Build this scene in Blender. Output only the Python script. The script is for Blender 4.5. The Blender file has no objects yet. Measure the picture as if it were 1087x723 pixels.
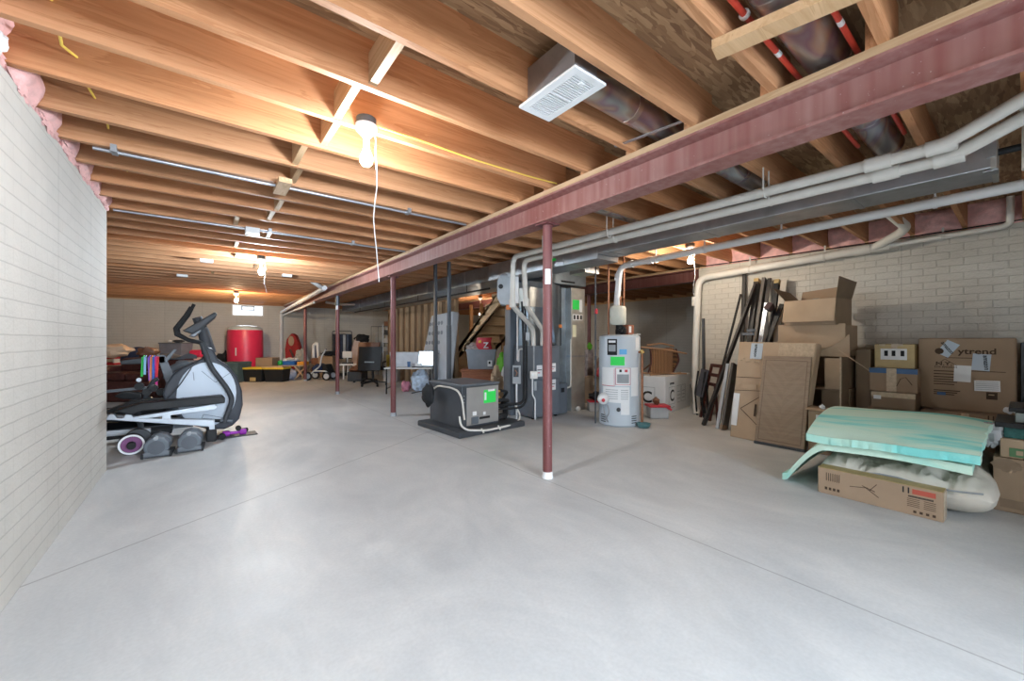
import bpy, bmesh, math, random
from mathutils import Vector, Matrix, noise
random.seed(7)
SC = bpy.context.scene
COL = SC.collection
PI = math.pi

# ---------------------------------------------------------------- camera, world, exposure
YAW = math.radians(-37.85)          # the lens looks 37.85 degrees to the right of +Y
EYE = 1.18
FPX = 422.8                         # focal length in pixels of the 1087 wide frame
cd = bpy.data.cameras.new('camera'); cam = bpy.data.objects.new('camera', cd); COL.objects.link(cam)
cam.location = (0, 0, EYE); cam.rotation_euler = (PI/2, 0, YAW)
cd.sensor_width = 36; cd.lens = 36*FPX/1087; cd.clip_start = .05; cd.clip_end = 100
SC.camera = cam
SC.view_settings.view_transform = 'Standard'; SC.view_settings.look = 'None'
SC.view_settings.exposure = 0.0; SC.view_settings.gamma = 1.0; SC.view_settings.use_curve_mapping = False
W = bpy.data.worlds.new('daylight'); SC.world = W; W.use_nodes = True
W.node_tree.nodes['Background'].inputs[0].default_value = (.80, .90, 1, 1)
W.node_tree.nodes['Background'].inputs[1].default_value = 3.0
BULB_W = {1: 46, 2: 125, 3: 80, 4: 36, 5: 50}   # watts of each bare bulb
def daylight(name, loc, rot, sx, sy, power, col=(.80, .90, 1), spread=PI):
    l = bpy.data.lights.new(name, 'AREA'); l.shape = 'RECTANGLE'; l.size = sx; l.size_y = sy
    l.energy = power; l.color = col; l.spread = spread
    o = bpy.data.objects.new(name, l); COL.objects.link(o); o.location = loc; o.rotation_euler = rot
# fill lamp added behind the camera, at an assumed, unseen rear window (opening X -.6 .. 2.2, z .85 .. 2.2)
daylight('rear_fill_daylight', (.8, -3.12, 1.52), (PI/2-.42, 0, .22), 2.8, 1.3, 270, (.76, .88, 1), 1.95)
daylight('far_window_daylight', (1.21, 15.9, 2.2), (-PI/2, 0, 0), .8, .3, 8)

# ---------------------------------------------------------------- materials
def _nt(name):
    m = bpy.data.materials.new(name); m.use_nodes = True
    nt = m.node_tree; b = nt.nodes['Principled BSDF']
    return m, nt, b
def _n(nt, t, **kw):
    n = nt.nodes.new(t)
    for k, v in kw.items(): setattr(n, k, v)
    return n
def _coord(nt, scale=(1, 1, 1), rnd=False, rot=(0, 0, 0)):
    tc = _n(nt, 'ShaderNodeTexCoord'); mp = _n(nt, 'ShaderNodeMapping')
    mp.inputs['Scale'].default_value = scale; mp.inputs['Rotation'].default_value = rot
    nt.links.new(tc.outputs['Object'], mp.inputs['Vector'])
    if rnd:
        oi = _n(nt, 'ShaderNodeObjectInfo'); ml = _n(nt, 'ShaderNodeMath', operation='MULTIPLY'); ml.inputs[1].default_value = 37
        nt.links.new(oi.outputs['Random'], ml.inputs[0])
        cb = _n(nt, 'ShaderNodeCombineXYZ')
        for i in range(3): nt.links.new(ml.outputs[0], cb.inputs[i])
        nt.links.new(cb.outputs[0], mp.inputs['Location'])
    return mp.outputs['Vector']
def _ramp(nt, fac, stops):
    r = _n(nt, 'ShaderNodeValToRGB'); e = r.color_ramp.elements
    while len(e) < len(stops): e.new(.5)
    for i, (p, c) in enumerate(stops):
        e[i].position = p; e[i].color = (*c, 1)
    nt.links.new(fac, r.inputs[0]); return r.outputs[0]
def _noise(nt, vec, scale, detail=3, rough=.55, dist=0):
    n = _n(nt, 'ShaderNodeTexNoise'); n.inputs['Scale'].default_value = scale
    n.inputs['Detail'].default_value = detail; n.inputs['Roughness'].default_value = rough
    n.inputs['Distortion'].default_value = dist
    nt.links.new(vec, n.inputs['Vector']); return n.outputs[0]
def _bump(nt, b, h, strength, dist=.01):
    bp = _n(nt, 'ShaderNodeBump'); bp.inputs['Strength'].default_value = strength; bp.inputs['Distance'].default_value = dist
    nt.links.new(h, bp.inputs['Height']); nt.links.new(bp.outputs[0], b.inputs['Normal']); return bp
def _mul(c, k): return tuple(max(0, min(1, x*k)) for x in c)
def _mixc(nt, fac, a, bb, mode='MIX'):
    m = _n(nt, 'ShaderNodeMixRGB', blend_type=mode)
    for s, v in ((0, fac), (1, a), (2, bb)):
        if hasattr(v, 'node'): nt.links.new(v, m.inputs[s])
        elif s == 0: m.inputs[0].default_value = v
        else: m.inputs[s].default_value = (*v, 1)
    return m.outputs[0]

_cache = {}
def mat(name, col, rough=.6, metal=0, var=.10, scale=7, bump=0, emit=0):
    if name in _cache: return _cache[name]
    m, nt, b = _nt(name)
    v = _coord(nt); f = _noise(nt, v, scale, 4)
    c = _ramp(nt, f, [(.3, _mul(col, 1-var)), (.7, _mul(col, 1+var))])
    nt.links.new(c, b.inputs['Base Color'])
    b.inputs['Roughness'].default_value = rough; b.inputs['Metallic'].default_value = metal
    if max(col) < .14 and not metal: b.inputs['Specular IOR Level'].default_value = .22
    if bump: _bump(nt, b, _noise(nt, v, scale*6, 3), bump, .004)
    if emit:
        b.inputs['Emission Color'].default_value = (*col, 1); b.inputs['Emission Strength'].default_value = emit
    _cache[name] = m; return m
def wood(name, a, bb, axis=0, rough=.65, rnd=True, ring=6, k=1):
    if name in _cache: return _cache[name]
    m, nt, b = _nt(name)
    sc = [9*k, 9*k, 9*k]; sc[axis] = .55*k
    v = _coord(nt, tuple(sc), rnd)
    w = _noise(nt, v, 1.3, 5, .6, 1.2)
    ml = _n(nt, 'ShaderNodeMath', operation='MULTIPLY'); ml.inputs[1].default_value = ring
    nt.links.new(w, ml.inputs[0])
    fr = _n(nt, 'ShaderNodeMath', operation='FRACT'); nt.links.new(ml.outputs[0], fr.inputs[0])
    c1 = _ramp(nt, fr.outputs[0], [(0, bb), (.55, _mul(a, .92)), (.9, a), (1, bb)])
    sc2 = [60*k, 60*k, 60*k]; sc2[axis] = 1.2*k
    g = _noise(nt, _coord(nt, tuple(sc2), rnd), 1, 2)
    c2 = _mixc(nt, .35, c1, _ramp(nt, g, [(.3, bb), (.7, a)]))
    if rnd:
        oi = _n(nt, 'ShaderNodeObjectInfo')
        t = _ramp(nt, oi.outputs['Random'], [(0, (.80, .78, .76)), (.5, (1, 1, 1)), (1, (1.0, .90, .80))])
        c2 = _mixc(nt, 1.0, c2, t, 'MULTIPLY')
    nt.links.new(c2, b.inputs['Base Color']); b.inputs['Roughness'].default_value = rough
    _bump(nt, b, g, .12, .003)
    _cache[name] = m; return m
def brick_wall(name, col, axis, k1=.10, k3=.36, kb=.5):
    """painted poured wall with a brick form liner; axis 'x': wall runs along X, 'y': along Y"""
    m, nt, b = _nt(name)
    tc = _n(nt, 'ShaderNodeTexCoord'); sp = _n(nt, 'ShaderNodeSeparateXYZ'); cb = _n(nt, 'ShaderNodeCombineXYZ')
    nt.links.new(tc.outputs['Object'], sp.inputs[0])
    nt.links.new(sp.outputs[0 if axis == 'x' else 1], cb.inputs[0]); nt.links.new(sp.outputs[2], cb.inputs[1])
    n0 = _n(nt, 'ShaderNodeTexNoise'); n0.inputs['Scale'].default_value = 9; nt.links.new(cb.outputs[0], n0.inputs['Vector'])
    jit = _n(nt, 'ShaderNodeVectorMath', operation='SCALE'); jit.inputs['Scale'].default_value = .006
    nt.links.new(n0.outputs[1], jit.inputs[0])
    ad = _n(nt, 'ShaderNodeVectorMath', operation='ADD'); nt.links.new(cb.outputs[0], ad.inputs[0]); nt.links.new(jit.outputs[0], ad.inputs[1])
    def bt(w, h, mo, off, smooth):
        t = _n(nt, 'ShaderNodeTexBrick'); t.offset = off; t.squash = 1
        t.inputs['Scale'].default_value = 1; t.inputs['Brick Width'].default_value = w; t.inputs['Row Height'].default_value = h
        t.inputs['Mortar Size'].default_value = mo; t.inputs['Mortar Smooth'].default_value = smooth
        t.inputs['Color1'].default_value = (1, 1, 1, 1); t.inputs['Color2'].default_value = (.93, .93, .93, 1); t.inputs['Mortar'].default_value = (.55, .55, .55, 1)
        nt.links.new(ad.outputs[0], t.inputs['Vector']); return t
    t1 = bt(.205, .0805, .0045, .5, .35); t3 = bt(60, .0805, .0035, 0, .5)
    t2 = bt(.90, 8, .004, 0, .1)
    f = _noise(nt, cb.outputs[0], 2.2, 5, .6)
    base = _ramp(nt, f, [(.3, _mul(col, .93)), (.7, _mul(col, 1.05))])
    c = _mixc(nt, k1, base, t1.outputs['Color'], 'MULTIPLY')
    c = _mixc(nt, k3, c, t3.outputs['Color'], 'MULTIPLY')
    c = _mixc(nt, .6, c, t2.outputs['Color'], 'MULTIPLY')
    nt.links.new(c, b.inputs['Base Color']); b.inputs['Roughness'].default_value = .75
    inv = _n(nt, 'ShaderNodeMath', operation='SUBTRACT'); inv.inputs[0].default_value = 1; nt.links.new(t1.outputs['Fac'], inv.inputs[1])
    g = _noise(nt, cb.outputs[0], 45, 3)
    ml = _n(nt, 'ShaderNodeMath', operation='MULTIPLY_ADD'); nt.links.new(g, ml.inputs[0]); ml.inputs[1].default_value = .8; nt.links.new(inv.outputs[0], ml.inputs[2])
    _bump(nt, b, ml.outputs[0], kb, .009)
    return m
def concrete():
    m, nt, b = _nt('smooth concrete slab')
    v = _coord(nt)
    f1 = _noise(nt, _coord(nt, (1, .55, 1), rot=(0, 0, .5)), .8, 7, .64, 1.6); f2 = _noise(nt, _coord(nt, (1, .5, 1), rot=(0, 0, -.4)), 4, 6, .62, 1.2); f3 = _noise(nt, v, 60, 2)
    c = _ramp(nt, f1, [(.28, (.47, .485, .495)), (.5, (.565, .57, .57)), (.72, (.67, .665, .65))])
    c = _mixc(nt, .5, c, _ramp(nt, f2, [(.32, (.76, .78, .80)), (.66, (1, 1, 1))]), 'MULTIPLY')
    c = _mixc(nt, .25, c, _ramp(nt, f3, [(.35, (.75, .75, .75)), (.65, (1, 1, 1))]), 'MULTIPLY')
    # saw-cut joint under the beam and a hairline crack by the left wall
    tc = _n(nt, 'ShaderNodeTexCoord')
    def line(ax, ay, off, half, x_max=None):
        d = _n(nt, 'ShaderNodeVectorMath', operation='DOT_PRODUCT'); d.inputs[1].default_value = (ax, ay, 0)
        nt.links.new(tc.outputs['Object'], d.inputs[0])
        w = _noise(nt, tc.outputs['Object'], 2.0, 3)
        s = _n(nt, 'ShaderNodeMath', operation='MULTIPLY_ADD'); nt.links.new(w, s.inputs[0]); s.inputs[1].default_value = half*3; nt.links.new(d.outputs['Value'], s.inputs[2])
        a = _n(nt, 'ShaderNodeMath', operation='SUBTRACT'); nt.links.new(s.outputs[0], a.inputs[0]); a.inputs[1].default_value = off+half*1.5
        q = _n(nt, 'ShaderNodeMath', operation='ABSOLUTE'); nt.links.new(a.outputs[0], q.inputs[0])
        k = _n(nt, 'ShaderNodeMapRange'); nt.links.new(q.outputs[0], k.inputs[0]); k.inputs[1].default_value = half*.4; k.inputs[2].default_value = half*1.4; k.inputs[3].default_value = .62; k.inputs[4].default_value = 1
        return k.outputs[0]
    for L in (line(1, 0, 2.29, .005), line(.51, -.86, -.72*.51-2.93*.86, .007)):
        c = _mixc(nt, 1, c, L, 'MULTIPLY')
    nt.links.new(c, b.inputs['Base Color'])
    nt.links.new(_ramp(nt, f2, [(.3, (.42,)*3), (.7, (.62,)*3)]), b.inputs['Roughness'])
    _bump(nt, b, f2, .06, .01)
    return m
def osb():
    m, nt, b = _nt('strand board subfloor')
    def flakes(rot, sx, sy):
        v = _coord(nt, (sx, sy, 10), rot=(0, 0, rot))
        vo = _n(nt, 'ShaderNodeTexVoronoi'); vo.inputs['Scale'].default_value = 1
        nz = _n(nt, 'ShaderNodeTexNoise'); nz.inputs['Scale'].default_value = .6; nz.inputs['Detail'].default_value = 1
        nt.links.new(v, nz.inputs['Vector'])
        ad = _n(nt, 'ShaderNodeVectorMath', operation='ADD'); sc = _n(nt, 'ShaderNodeVectorMath', operation='SCALE'); sc.inputs['Scale'].default_value = .9
        nt.links.new(nz.outputs[1], sc.inputs[0]); nt.links.new(v, ad.inputs[0]); nt.links.new(sc.outputs[0], ad.inputs[1]); nt.links.new(ad.outputs[0], vo.inputs['Vector'])
        sp = _n(nt, 'ShaderNodeSeparateColor'); nt.links.new(vo.outputs['Color'], sp.inputs[0]); return sp.outputs[0], sp.outputs[1]
    a0, a1 = flakes(.15, 8, 52); b0, b1 = flakes(1.1, 9, 44); c0, c1 = flakes(-.5, 7, 40)
    pick = _n(nt, 'ShaderNodeMath', operation='GREATER_THAN'); pick.inputs[1].default_value = .55; nt.links.new(b1, pick.inputs[0])
    pick2 = _n(nt, 'ShaderNodeMath', operation='GREATER_THAN'); pick2.inputs[1].default_value = .6; nt.links.new(c1, pick2.inputs[0])
    h = _mixc(nt, pick2.outputs[0], _mixc(nt, pick.outputs[0], a0, b0), c0)
    fine = _noise(nt, _coord(nt, (14, 160, 10), rot=(0, 0, .3)), 1, 2)
    h = _mixc(nt, .3, h, fine)
    c = _ramp(nt, h, [(.1, (.21, .115, .058)), (.5, (.335, .20, .105)), (.9, (.50, .335, .19))])
    nt.links.new(c, b.inputs['Base Color']); b.inputs['Roughness'].default_value = .7
    _bump(nt, b, h, .2, .003)
    return m
def primer(name, a, bb):
    m, nt, b = _nt(name)
    f1 = _noise(nt, _coord(nt, (1, 1, 1)), 1.3, 4, .6)
    f2 = _noise(nt, _coord(nt, (26, 26, 1.2)), 1, 2, .4)
    ml = _n(nt, 'ShaderNodeMath', operation='MULTIPLY'); nt.links.new(f1, ml.inputs[0]); nt.links.new(f2, ml.inputs[1])
    c = _ramp(nt, ml.outputs[0], [(.08, a), (.52, bb)])
    f3 = _noise(nt, _coord(nt), 55, 2)
    c = _mixc(nt, _ramp(nt, f3, [(.70, (0, 0, 0)), (.76, (.5, .5, .5))]), c, (.62, .52, .52))
    nt.links.new(c, b.inputs['Base Color']); b.inputs['Roughness'].default_value = .5; b.inputs['Metallic'].default_value = .05
    return m
def galv(name, col=(.44, .46, .49), rough=.36, sc=(4, 4, 4)):
    if name in _cache: return _cache[name]
    m, nt, b = _nt(name)
    f = _noise(nt, _coord(nt, sc), 1, 4, .6, .5)
    nt.links.new(_ramp(nt, f, [(.3, _mul(col, .8)), (.7, _mul(col, 1.15))]), b.inputs['Base Color'])
    b.inputs['Metallic'].default_value = .9
    nt.links.new(_ramp(nt, f, [(.3, (rough+.12,)*3), (.7, (rough,)*3)]), b.inputs['Roughness'])
    _bump(nt, b, _noise(nt, _coord(nt, (1.2, 1.2, 5)), 1, 2), .12, .03)
    _cache[name] = m; return m
def swirl_pipe():
    m, nt, b = _nt('oil-stained snap-lock pipe')
    f = _noise(nt, _coord(nt, (1.6, 4, 4), True), 1, 1.5, .5, 1.4)
    ml = _n(nt, 'ShaderNodeMath', operation='MULTIPLY'); ml.inputs[1].default_value = 5; nt.links.new(f, ml.inputs[0])
    fr = _n(nt, 'ShaderNodeMath', operation='FRACT'); nt.links.new(ml.outputs[0], fr.inputs[0])
    nt.links.new(_ramp(nt, fr.outputs[0], [(0, (.42, .42, .42)), (.35, (.58, .55, .50)), (.55, (.50, .38, .30)), (.75, (.36, .26, .30)), (1, (.44, .45, .46))]), b.inputs['Base Color'])
    b.inputs['Metallic'].default_value = .85; b.inputs['Roughness'].default_value = .3
    return m
def tiedye(name, edge):
    m, nt, b = _nt(name)
    f = _noise(nt, _coord(nt, (5.5, .8, 2)), 1, 3, .55, .5)
    c = _ramp(nt, f, [(.34, (.10, .52, .52)), (.44, (.30, .70, .62)), (.52, (.56, .76, .63)), (.64, (.57, .77, .65))] if not edge else
              [(.3, (.10, .55, .55)), (.55, (.22, .66, .62)), (.75, (.60, .78, .62))])
    nt.links.new(c, b.inputs['Base Color']); b.inputs['Roughness'].default_value = .9
    _bump(nt, b, _noise(nt, _coord(nt), 90, 3), .35, .006)
    return m
def wicker(name, col):
    m, nt, b = _nt(name)
    w = _n(nt, 'ShaderNodeTexWave'); w.bands_direction = 'X'; w.inputs['Scale'].default_value = 14; w.inputs['Distortion'].default_value = 1.2
    nt.links.new(_coord(nt), w.inputs['Vector'])
    nt.links.new(_ramp(nt, w.outputs['Fac'], [(.15, _mul(col, .3)), (.5, col), (1, _mul(col, 1.3))]), b.inputs['Base Color'])
    _bump(nt, b, w.outputs['Fac'], .8, .01); b.inputs['Roughness'].default_value = .6
    return m

M_JOIST = wood('douglas fir joist', (.56, .29, .145), (.40, .18, .075), 0, ring=5)
M_PINE = wood('pale pine lumber', (.66, .47, .29), (.48, .31, .16), 1, ring=5)
M_PINEX = wood('pale pine block', (.66, .48, .30), (.50, .33, .18), 0, ring=5)
M_STUD = wood('pine stud', (.60, .44, .28), (.40, .27, .15), 2, ring=5)
M_OAK = wood('greyed oak veneer', (.33, .235, .16), (.25, .17, .11), 1, ring=5, rnd=False, k=1.2)
M_CHEST = wood('cherry stained wood', (.30, .11, .05), (.17, .05, .02), 0, ring=5, rnd=False)
M_OSB = osb()
M_SLAB = concrete()
M_WX = brick_wall('painted brick-form wall along x', (.60, .58, .535), 'x')
M_WY = brick_wall('painted brick-form wall along y', (.60, .58, .535), 'y')
M_WR = brick_wall('rough painted brick-form wall along y', (.61, .58, .52), 'y', .06, .14, .9)
M_BEAM = primer('red primer steel', (.23, .075, .065), (.40, .235, .215))
M_POST = primer('red primer column', (.125, .03, .03), (.23, .09, .09))
M_DRUST = primer('brown primer steel', (.11, .035, .03), (.20, .085, .075))
M_GALV = galv('galvanized duct'); M_GALV2 = galv('bright galvanized duct', (.56, .55, .52), .42)
M_GDARK = galv('dull blue galvanized sheet', (.30, .36, .42), .34)
M_EMT = galv('conduit steel', (.42, .44, .47), .4)
M_PIPE = swirl_pipe()
M_PVC = mat('white pvc', (.72, .70, .655), .35, var=.04)
M_PVCG = mat('dusty pvc', (.60, .575, .53), .4, var=.06)
M_WHITE = mat('white enamel', (.78, .79, .80), .4, var=.03)
M_PAPER = mat('white paper label', (.78, .79, .80), .6, var=.03)
M_LBLUE = mat('pale blue label', (.48, .56, .64), .55, var=.04)
M_BLACK = mat('black plastic', (.018, .019, .021), .45)
M_INK = mat('black ink', (.02, .02, .022), .7)
M_INKB = mat('brown black carton ink', (.07, .045, .03), .8)
M_CHAR = mat('charcoal plastic', (.055, .06, .068), .5)
M_STEELD = mat('dark slate steel', (.085, .095, .11), .4, .4)
M_SLATE = mat('slate grey enamel', (.115, .135, .16), .42, var=.06)
M_SLATE2 = mat('slate grey enamel door', (.135, .155, .18), .4, var=.06)
M_TANK = mat('grey tank enamel', (.50, .56, .62), .32, var=.02)
M_GREEN = mat('bright green sticker', (.03, .70, .10), .6, var=.02)
M_RED = mat('red plastic', (.55, .03, .05), .45)
M_PINK = mat('pink red vinyl', (.72, .035, .10), .38, var=.05)
M_COP = mat('copper pipe', (.33, .15, .085), .5, .7)
M_YCAB = mat('yellow cable', (.78, .56, .10), .5)
M_INSUL = mat('pink fibreglass', (.80, .47, .45), .95, var=.16, scale=14, bump=1)
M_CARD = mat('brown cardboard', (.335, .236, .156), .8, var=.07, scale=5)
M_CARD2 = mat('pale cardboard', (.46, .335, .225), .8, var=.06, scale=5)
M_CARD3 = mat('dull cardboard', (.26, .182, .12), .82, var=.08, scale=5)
M_KRAFT = mat('yellow taped cardboard', (.46, .34, .15), .4, var=.12, scale=9)
M_TAPE = mat('clear parcel tape', (.52, .41, .29), .18, var=.15, scale=30)
M_BLUE = mat('blue print', (.06, .14, .30), .6)
M_LEATH = mat('brown leather', (.085, .03, .026), .38, var=.2, scale=12, bump=.2)
M_LEATH2 = mat('tan brown leather', (.20, .085, .045), .45, var=.15)
M_GREYPL = mat('grey tote plastic', (.21, .235, .27), .45)
M_RUB = mat('black rubber', (.022, .023, .025), .8)
M_SILV = mat('silver grey painted steel', (.55, .60, .66), .35, .25, var=.04)
M_PURP = mat('purple neoprene', (.32, .03, .42), .5)
M_WICK = wicker('brown wicker', (.30, .15, .065))
M_QUILT = mat('grey quilted ticking', (.52, .55, .59), .85, var=.05, bump=.2)
M_LINEN = mat('white duvet cotton', (.62, .58, .51), .9, var=.05, bump=.15)
M_NAVY = mat('navy fabric', (.03, .045, .10), .85)
M_TEALD = mat('dark teal fabric', (.07, .11, .12), .85, var=.12)
M_YEL = mat('yellow plastic', (.72, .50, .04), .45)
M_CLEAR = mat('cloudy clear plastic', (.45, .47, .49), .2)
M_DYE = tiedye('tie dyed foam', False); M_DYE2 = tiedye('tie dyed foam cut edge', True)
M_GREY = mat('mid grey plastic', (.30, .32, .34), .5)
M_LID = mat('bin green fabric', (.12, .42, .02), .6)

# ---------------------------------------------------------------- mesh builder
class B:
    def __init__(s): s.v = []; s.f = []
    def add(s, vs, fs, M=None):
        n = len(s.v)
        s.v += [tuple(M @ Vector(p)) if M is not None else tuple(p) for p in vs]
        s.f += [tuple(i+n for i in f) for f in fs]; return s
    def box(s, x0, x1, y0, y1, z0, z1, M=None):
        return s.add([(x0,y0,z0),(x1,y0,z0),(x1,y1,z0),(x0,y1,z0),(x0,y0,z1),(x1,y0,z1),(x1,y1,z1),(x0,y1,z1)],
                     [(3,2,1,0),(4,5,6,7),(0,1,5,4),(1,2,6,5),(2,3,7,6),(3,0,4,7)], M)
    def hexa(s, p):          # eight corners: bottom four then top four, same winding
        return s.add(p, [(3,2,1,0),(4,5,6,7),(0,1,5,4),(1,2,6,5),(2,3,7,6),(3,0,4,7)])
    def bar(s, a, b, w, h, up=(0, 0, 1)):     # rectangular bar from a to b
        a, b = Vector(a), Vector(b); d = (b-a).normalized(); u = Vector(up)
        if abs(d.dot(u)) > .99: u = Vector((0, 1, 0))
        x = d.cross(u).normalized(); y = x.cross(d)
        c = [x*(i*w/2)+y*(j*h/2) for i, j in ((-1,-1),(1,-1),(1,1),(-1,1))]
        return s.hexa([a+k for k in c]+[b+k for k in c])
    def tube(s, path, r, n=10, fillet=0, caps=True):
        p = [Vector(q) for q in path]
        if fillet:
            out = [p[0]]
            for i in range(1, len(p)-1):
                a, c = (p[i-1]-p[i]), (p[i+1]-p[i]); fl = min(fillet, a.length*.49, c.length*.49)
                a.normalize(); c.normalize()
                p0, p2 = p[i]+a*fl, p[i]+c*fl
                for k in range(6):
                    t = k/5; out.append(p0*(1-t)**2+p[i]*2*t*(1-t)+p2*t*t)
            p = out+[p[-1]]
        m = len(p); rs = r if isinstance(r, (list, tuple)) else [r]*m
        d0 = (p[1]-p[0]).normalized(); u = Vector((0, 0, 1)) if abs(d0.z) < .9 else Vector((1, 0, 0))
        x = d0.cross(u).normalized(); vs = []; fs = []
        for i in range(m):
            d = (p[min(i+1, m-1)]-p[max(i-1, 0)]).normalized()
            x = (x-d*x.dot(d)).normalized(); y = d.cross(x)
            for k in range(n):
                a = 2*PI*k/n; vs.append(p[i]+(x*math.cos(a)+y*math.sin(a))*rs[i])
        for i in range(m-1):
            for k in range(n):
                fs.append((i*n+k, i*n+(k+1)%n, (i+1)*n+(k+1)%n, (i+1)*n+k))
        if caps: fs += [tuple(range(n-1, -1, -1)), tuple((m-1)*n+k for k in range(n))]
        return s.add(vs, fs)
    def lathe(s, prof, n=24, M=None, c=(0, 0, 0)):
        vs = []; fs = []; m = len(prof)
        for r, z in prof:
            for k in range(n):
                a = 2*PI*k/n; vs.append((c[0]+r*math.cos(a), c[1]+r*math.sin(a), c[2]+z))
        for i in range(m-1):
            for k in range(n): fs.append((i*n+k, i*n+(k+1)%n, (i+1)*n+(k+1)%n, (i+1)*n+k))
        fs += [tuple(range(n-1, -1, -1)), tuple((m-1)*n+k for k in range(n))]
        return s.add(vs, fs, M)
    def disc_y(s, c, r, y0, y1, n=28, r2=None):   # cylinder along local y
        return s.tube([(c[0], y0, c[1]), (c[0], y1, c[1])], [r, r2 or r], n)
    def prism(s, poly, y0, y1):                    # polygon in x,z extruded along y
        n = len(poly); vs = [(x, y0, z) for x, z in poly]+[(x, y1, z) for x, z in poly]
        fs = [tuple(range(n)), tuple(range(2*n-1, n-1, -1))]+[(i, i+n, (i+1)%n+n, (i+1)%n) for i in range(n)]
        return s.add(vs, fs)
    def prism_x(s, poly, x0, x1):                  # polygon in y,z extruded along x
        n = len(poly); vs = [(x0, y, z) for y, z in poly]+[(x1, y, z) for y, z in poly]
        fs = [tuple(range(n-1, -1, -1)), tuple(range(n, 2*n))]+[((i+1)%n, (i+1)%n+n, i+n, i) for i in range(n)]
        return s.add(vs, fs)
    def blob(s, c, rad, amp=.12, seed=0, freq=2.2, nu=20, nv=12, flat=None):
        vs = []; fs = []
        for j in range(nv+1):
            th = PI*j/nv
            for i in range(nu):
                ph = 2*PI*i/nu
                d = Vector((math.sin(th)*math.cos(ph), math.sin(th)*math.sin(ph), math.cos(th)))
                k = 1+amp*noise.noise(d*freq+Vector((seed*7.3, seed*3.1, 0)))*2
                p = [c[q]+d[q]*rad[q]*k for q in range(3)]
                if flat is not None: p[2] = max(p[2], flat)
                vs.append(p)
        for j in range(nv):
            for i in range(nu): fs.append((j*nu+i, (j+1)*nu+i, (j+1)*nu+(i+1)%nu, j*nu+(i+1)%nu))
        return s.add(vs, fs)
    def slab(s, top, bot, nu, nv):                 # two mapped grids closed at the rim
        vs = []; N = (nu+1)*(nv+1)
        for fn in (top, bot):
            for j in range(nv+1):
                for i in range(nu+1): vs.append(fn(i/nu, j/nv))
        I = lambda i, j: j*(nu+1)+i
        fs = []
        for j in range(nv):
            for i in range(nu):
                fs.append((I(i,j), I(i+1,j), I(i+1,j+1), I(i,j+1)))
                fs.append((N+I(i,j), N+I(i,j+1), N+I(i+1,j+1), N+I(i+1,j)))
        for i in range(nu):
            fs.append((I(i,0), N+I(i,0), N+I(i+1,0), I(i+1,0))); fs.append((I(i+1,nv), N+I(i+1,nv), N+I(i,nv), I(i,nv)))
        for j in range(nv):
            fs.append((I(0,j+1), N+I(0,j+1), N+I(0,j), I(0,j))); fs.append((I(nu,j), N+I(nu,j), N+I(nu,j+1), I(nu,j+1)))
        return s.add(vs, fs)
    def build(s, name, m, parent=None, smooth=False, bevel=0, at=None):
        me = bpy.data.meshes.new(name); me.from_pydata(s.v, [], s.f)
        bm = bmesh.new(); bm.from_mesh(me); bmesh.ops.recalc_face_normals(bm, faces=bm.faces); bm.to_mesh(me); bm.free()
        me.materials.append(m)
        if smooth:
            for p in me.polygons: p.use_smooth = True
            try: me.set_sharp_from_angle(angle=math.radians(40))
            except Exception: pass
        o = bpy.data.objects.new(name, me); COL.objects.link(o)
        if parent is not None: o.parent = parent
        if at is not None: o.location = at
        if bevel:
            md = o.modifiers.new('bevel', 'BEVEL'); md.width = bevel; md.segments = 2; md.limit_method = 'ANGLE'; md.angle_limit = math.radians(40)
        return o
def bx(*a): return B().box(*a)
def tag(o, label=None, cat=None, group=None, kind=None):
    if label: o['label'] = label
    if cat: o['category'] = cat
    if group: o['group'] = group
    if kind: o['kind'] = kind
    return o
def thing(name, label, cat, loc=(0, 0, 0), rz=0, group=None):
    o = bpy.data.objects.new(name, None); o.empty_display_size = .1; COL.objects.link(o)
    o.location = loc; o.rotation_euler = (0, 0, rz)
    return tag(o, label, cat, group)
def struct(name, b, m): return tag(b.build(name, m), kind='structure')
def lettering(body, size, m, parent, loc, rot, align='LEFT', depth=.0008, name='lettering', sx=1):
    c = bpy.data.curves.new(name, 'FONT'); c.body = body; c.size = size; c.extrude = depth; c.align_x = align; c.resolution_u = 3; c.offset = size*.018
    t = bpy.data.objects.new(name, c); COL.objects.link(t)
    bpy.context.view_layer.update()
    me = bpy.data.meshes.new_from_object(t); me.materials.clear(); me.materials.append(m)
    bpy.data.objects.remove(t); bpy.data.curves.remove(c)
    o = bpy.data.objects.new(name, me); COL.objects.link(o); o.parent = parent; o.location = loc; o.rotation_euler = rot; o.scale = (sx, 1, 1)
    return o
def dup(root, loc, rz=None, label=None, group=None, scale=None):
    r = root.copy(); COL.objects.link(r); r.location = loc
    if rz is not None: r.rotation_euler = (0, 0, rz)
    if label: r['label'] = label
    if group: r['group'] = group
    if scale: r.scale = scale
    for ch in list(root.children):
        c = ch.copy(); COL.objects.link(c); c.parent = r
        for g in list(ch.children):
            d = g.copy(); COL.objects.link(d); d.parent = c
    return r
FWD = Vector((math.sin(-YAW), math.cos(-YAW), 0)); RGT = Vector((math.cos(-YAW), -math.sin(-YAW), 0))
def spot(u, t):                      # floor point seen in pixel column u at t metres depth
    return tuple(FWD*t+RGT*((u-543.5)*t/FPX))
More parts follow.
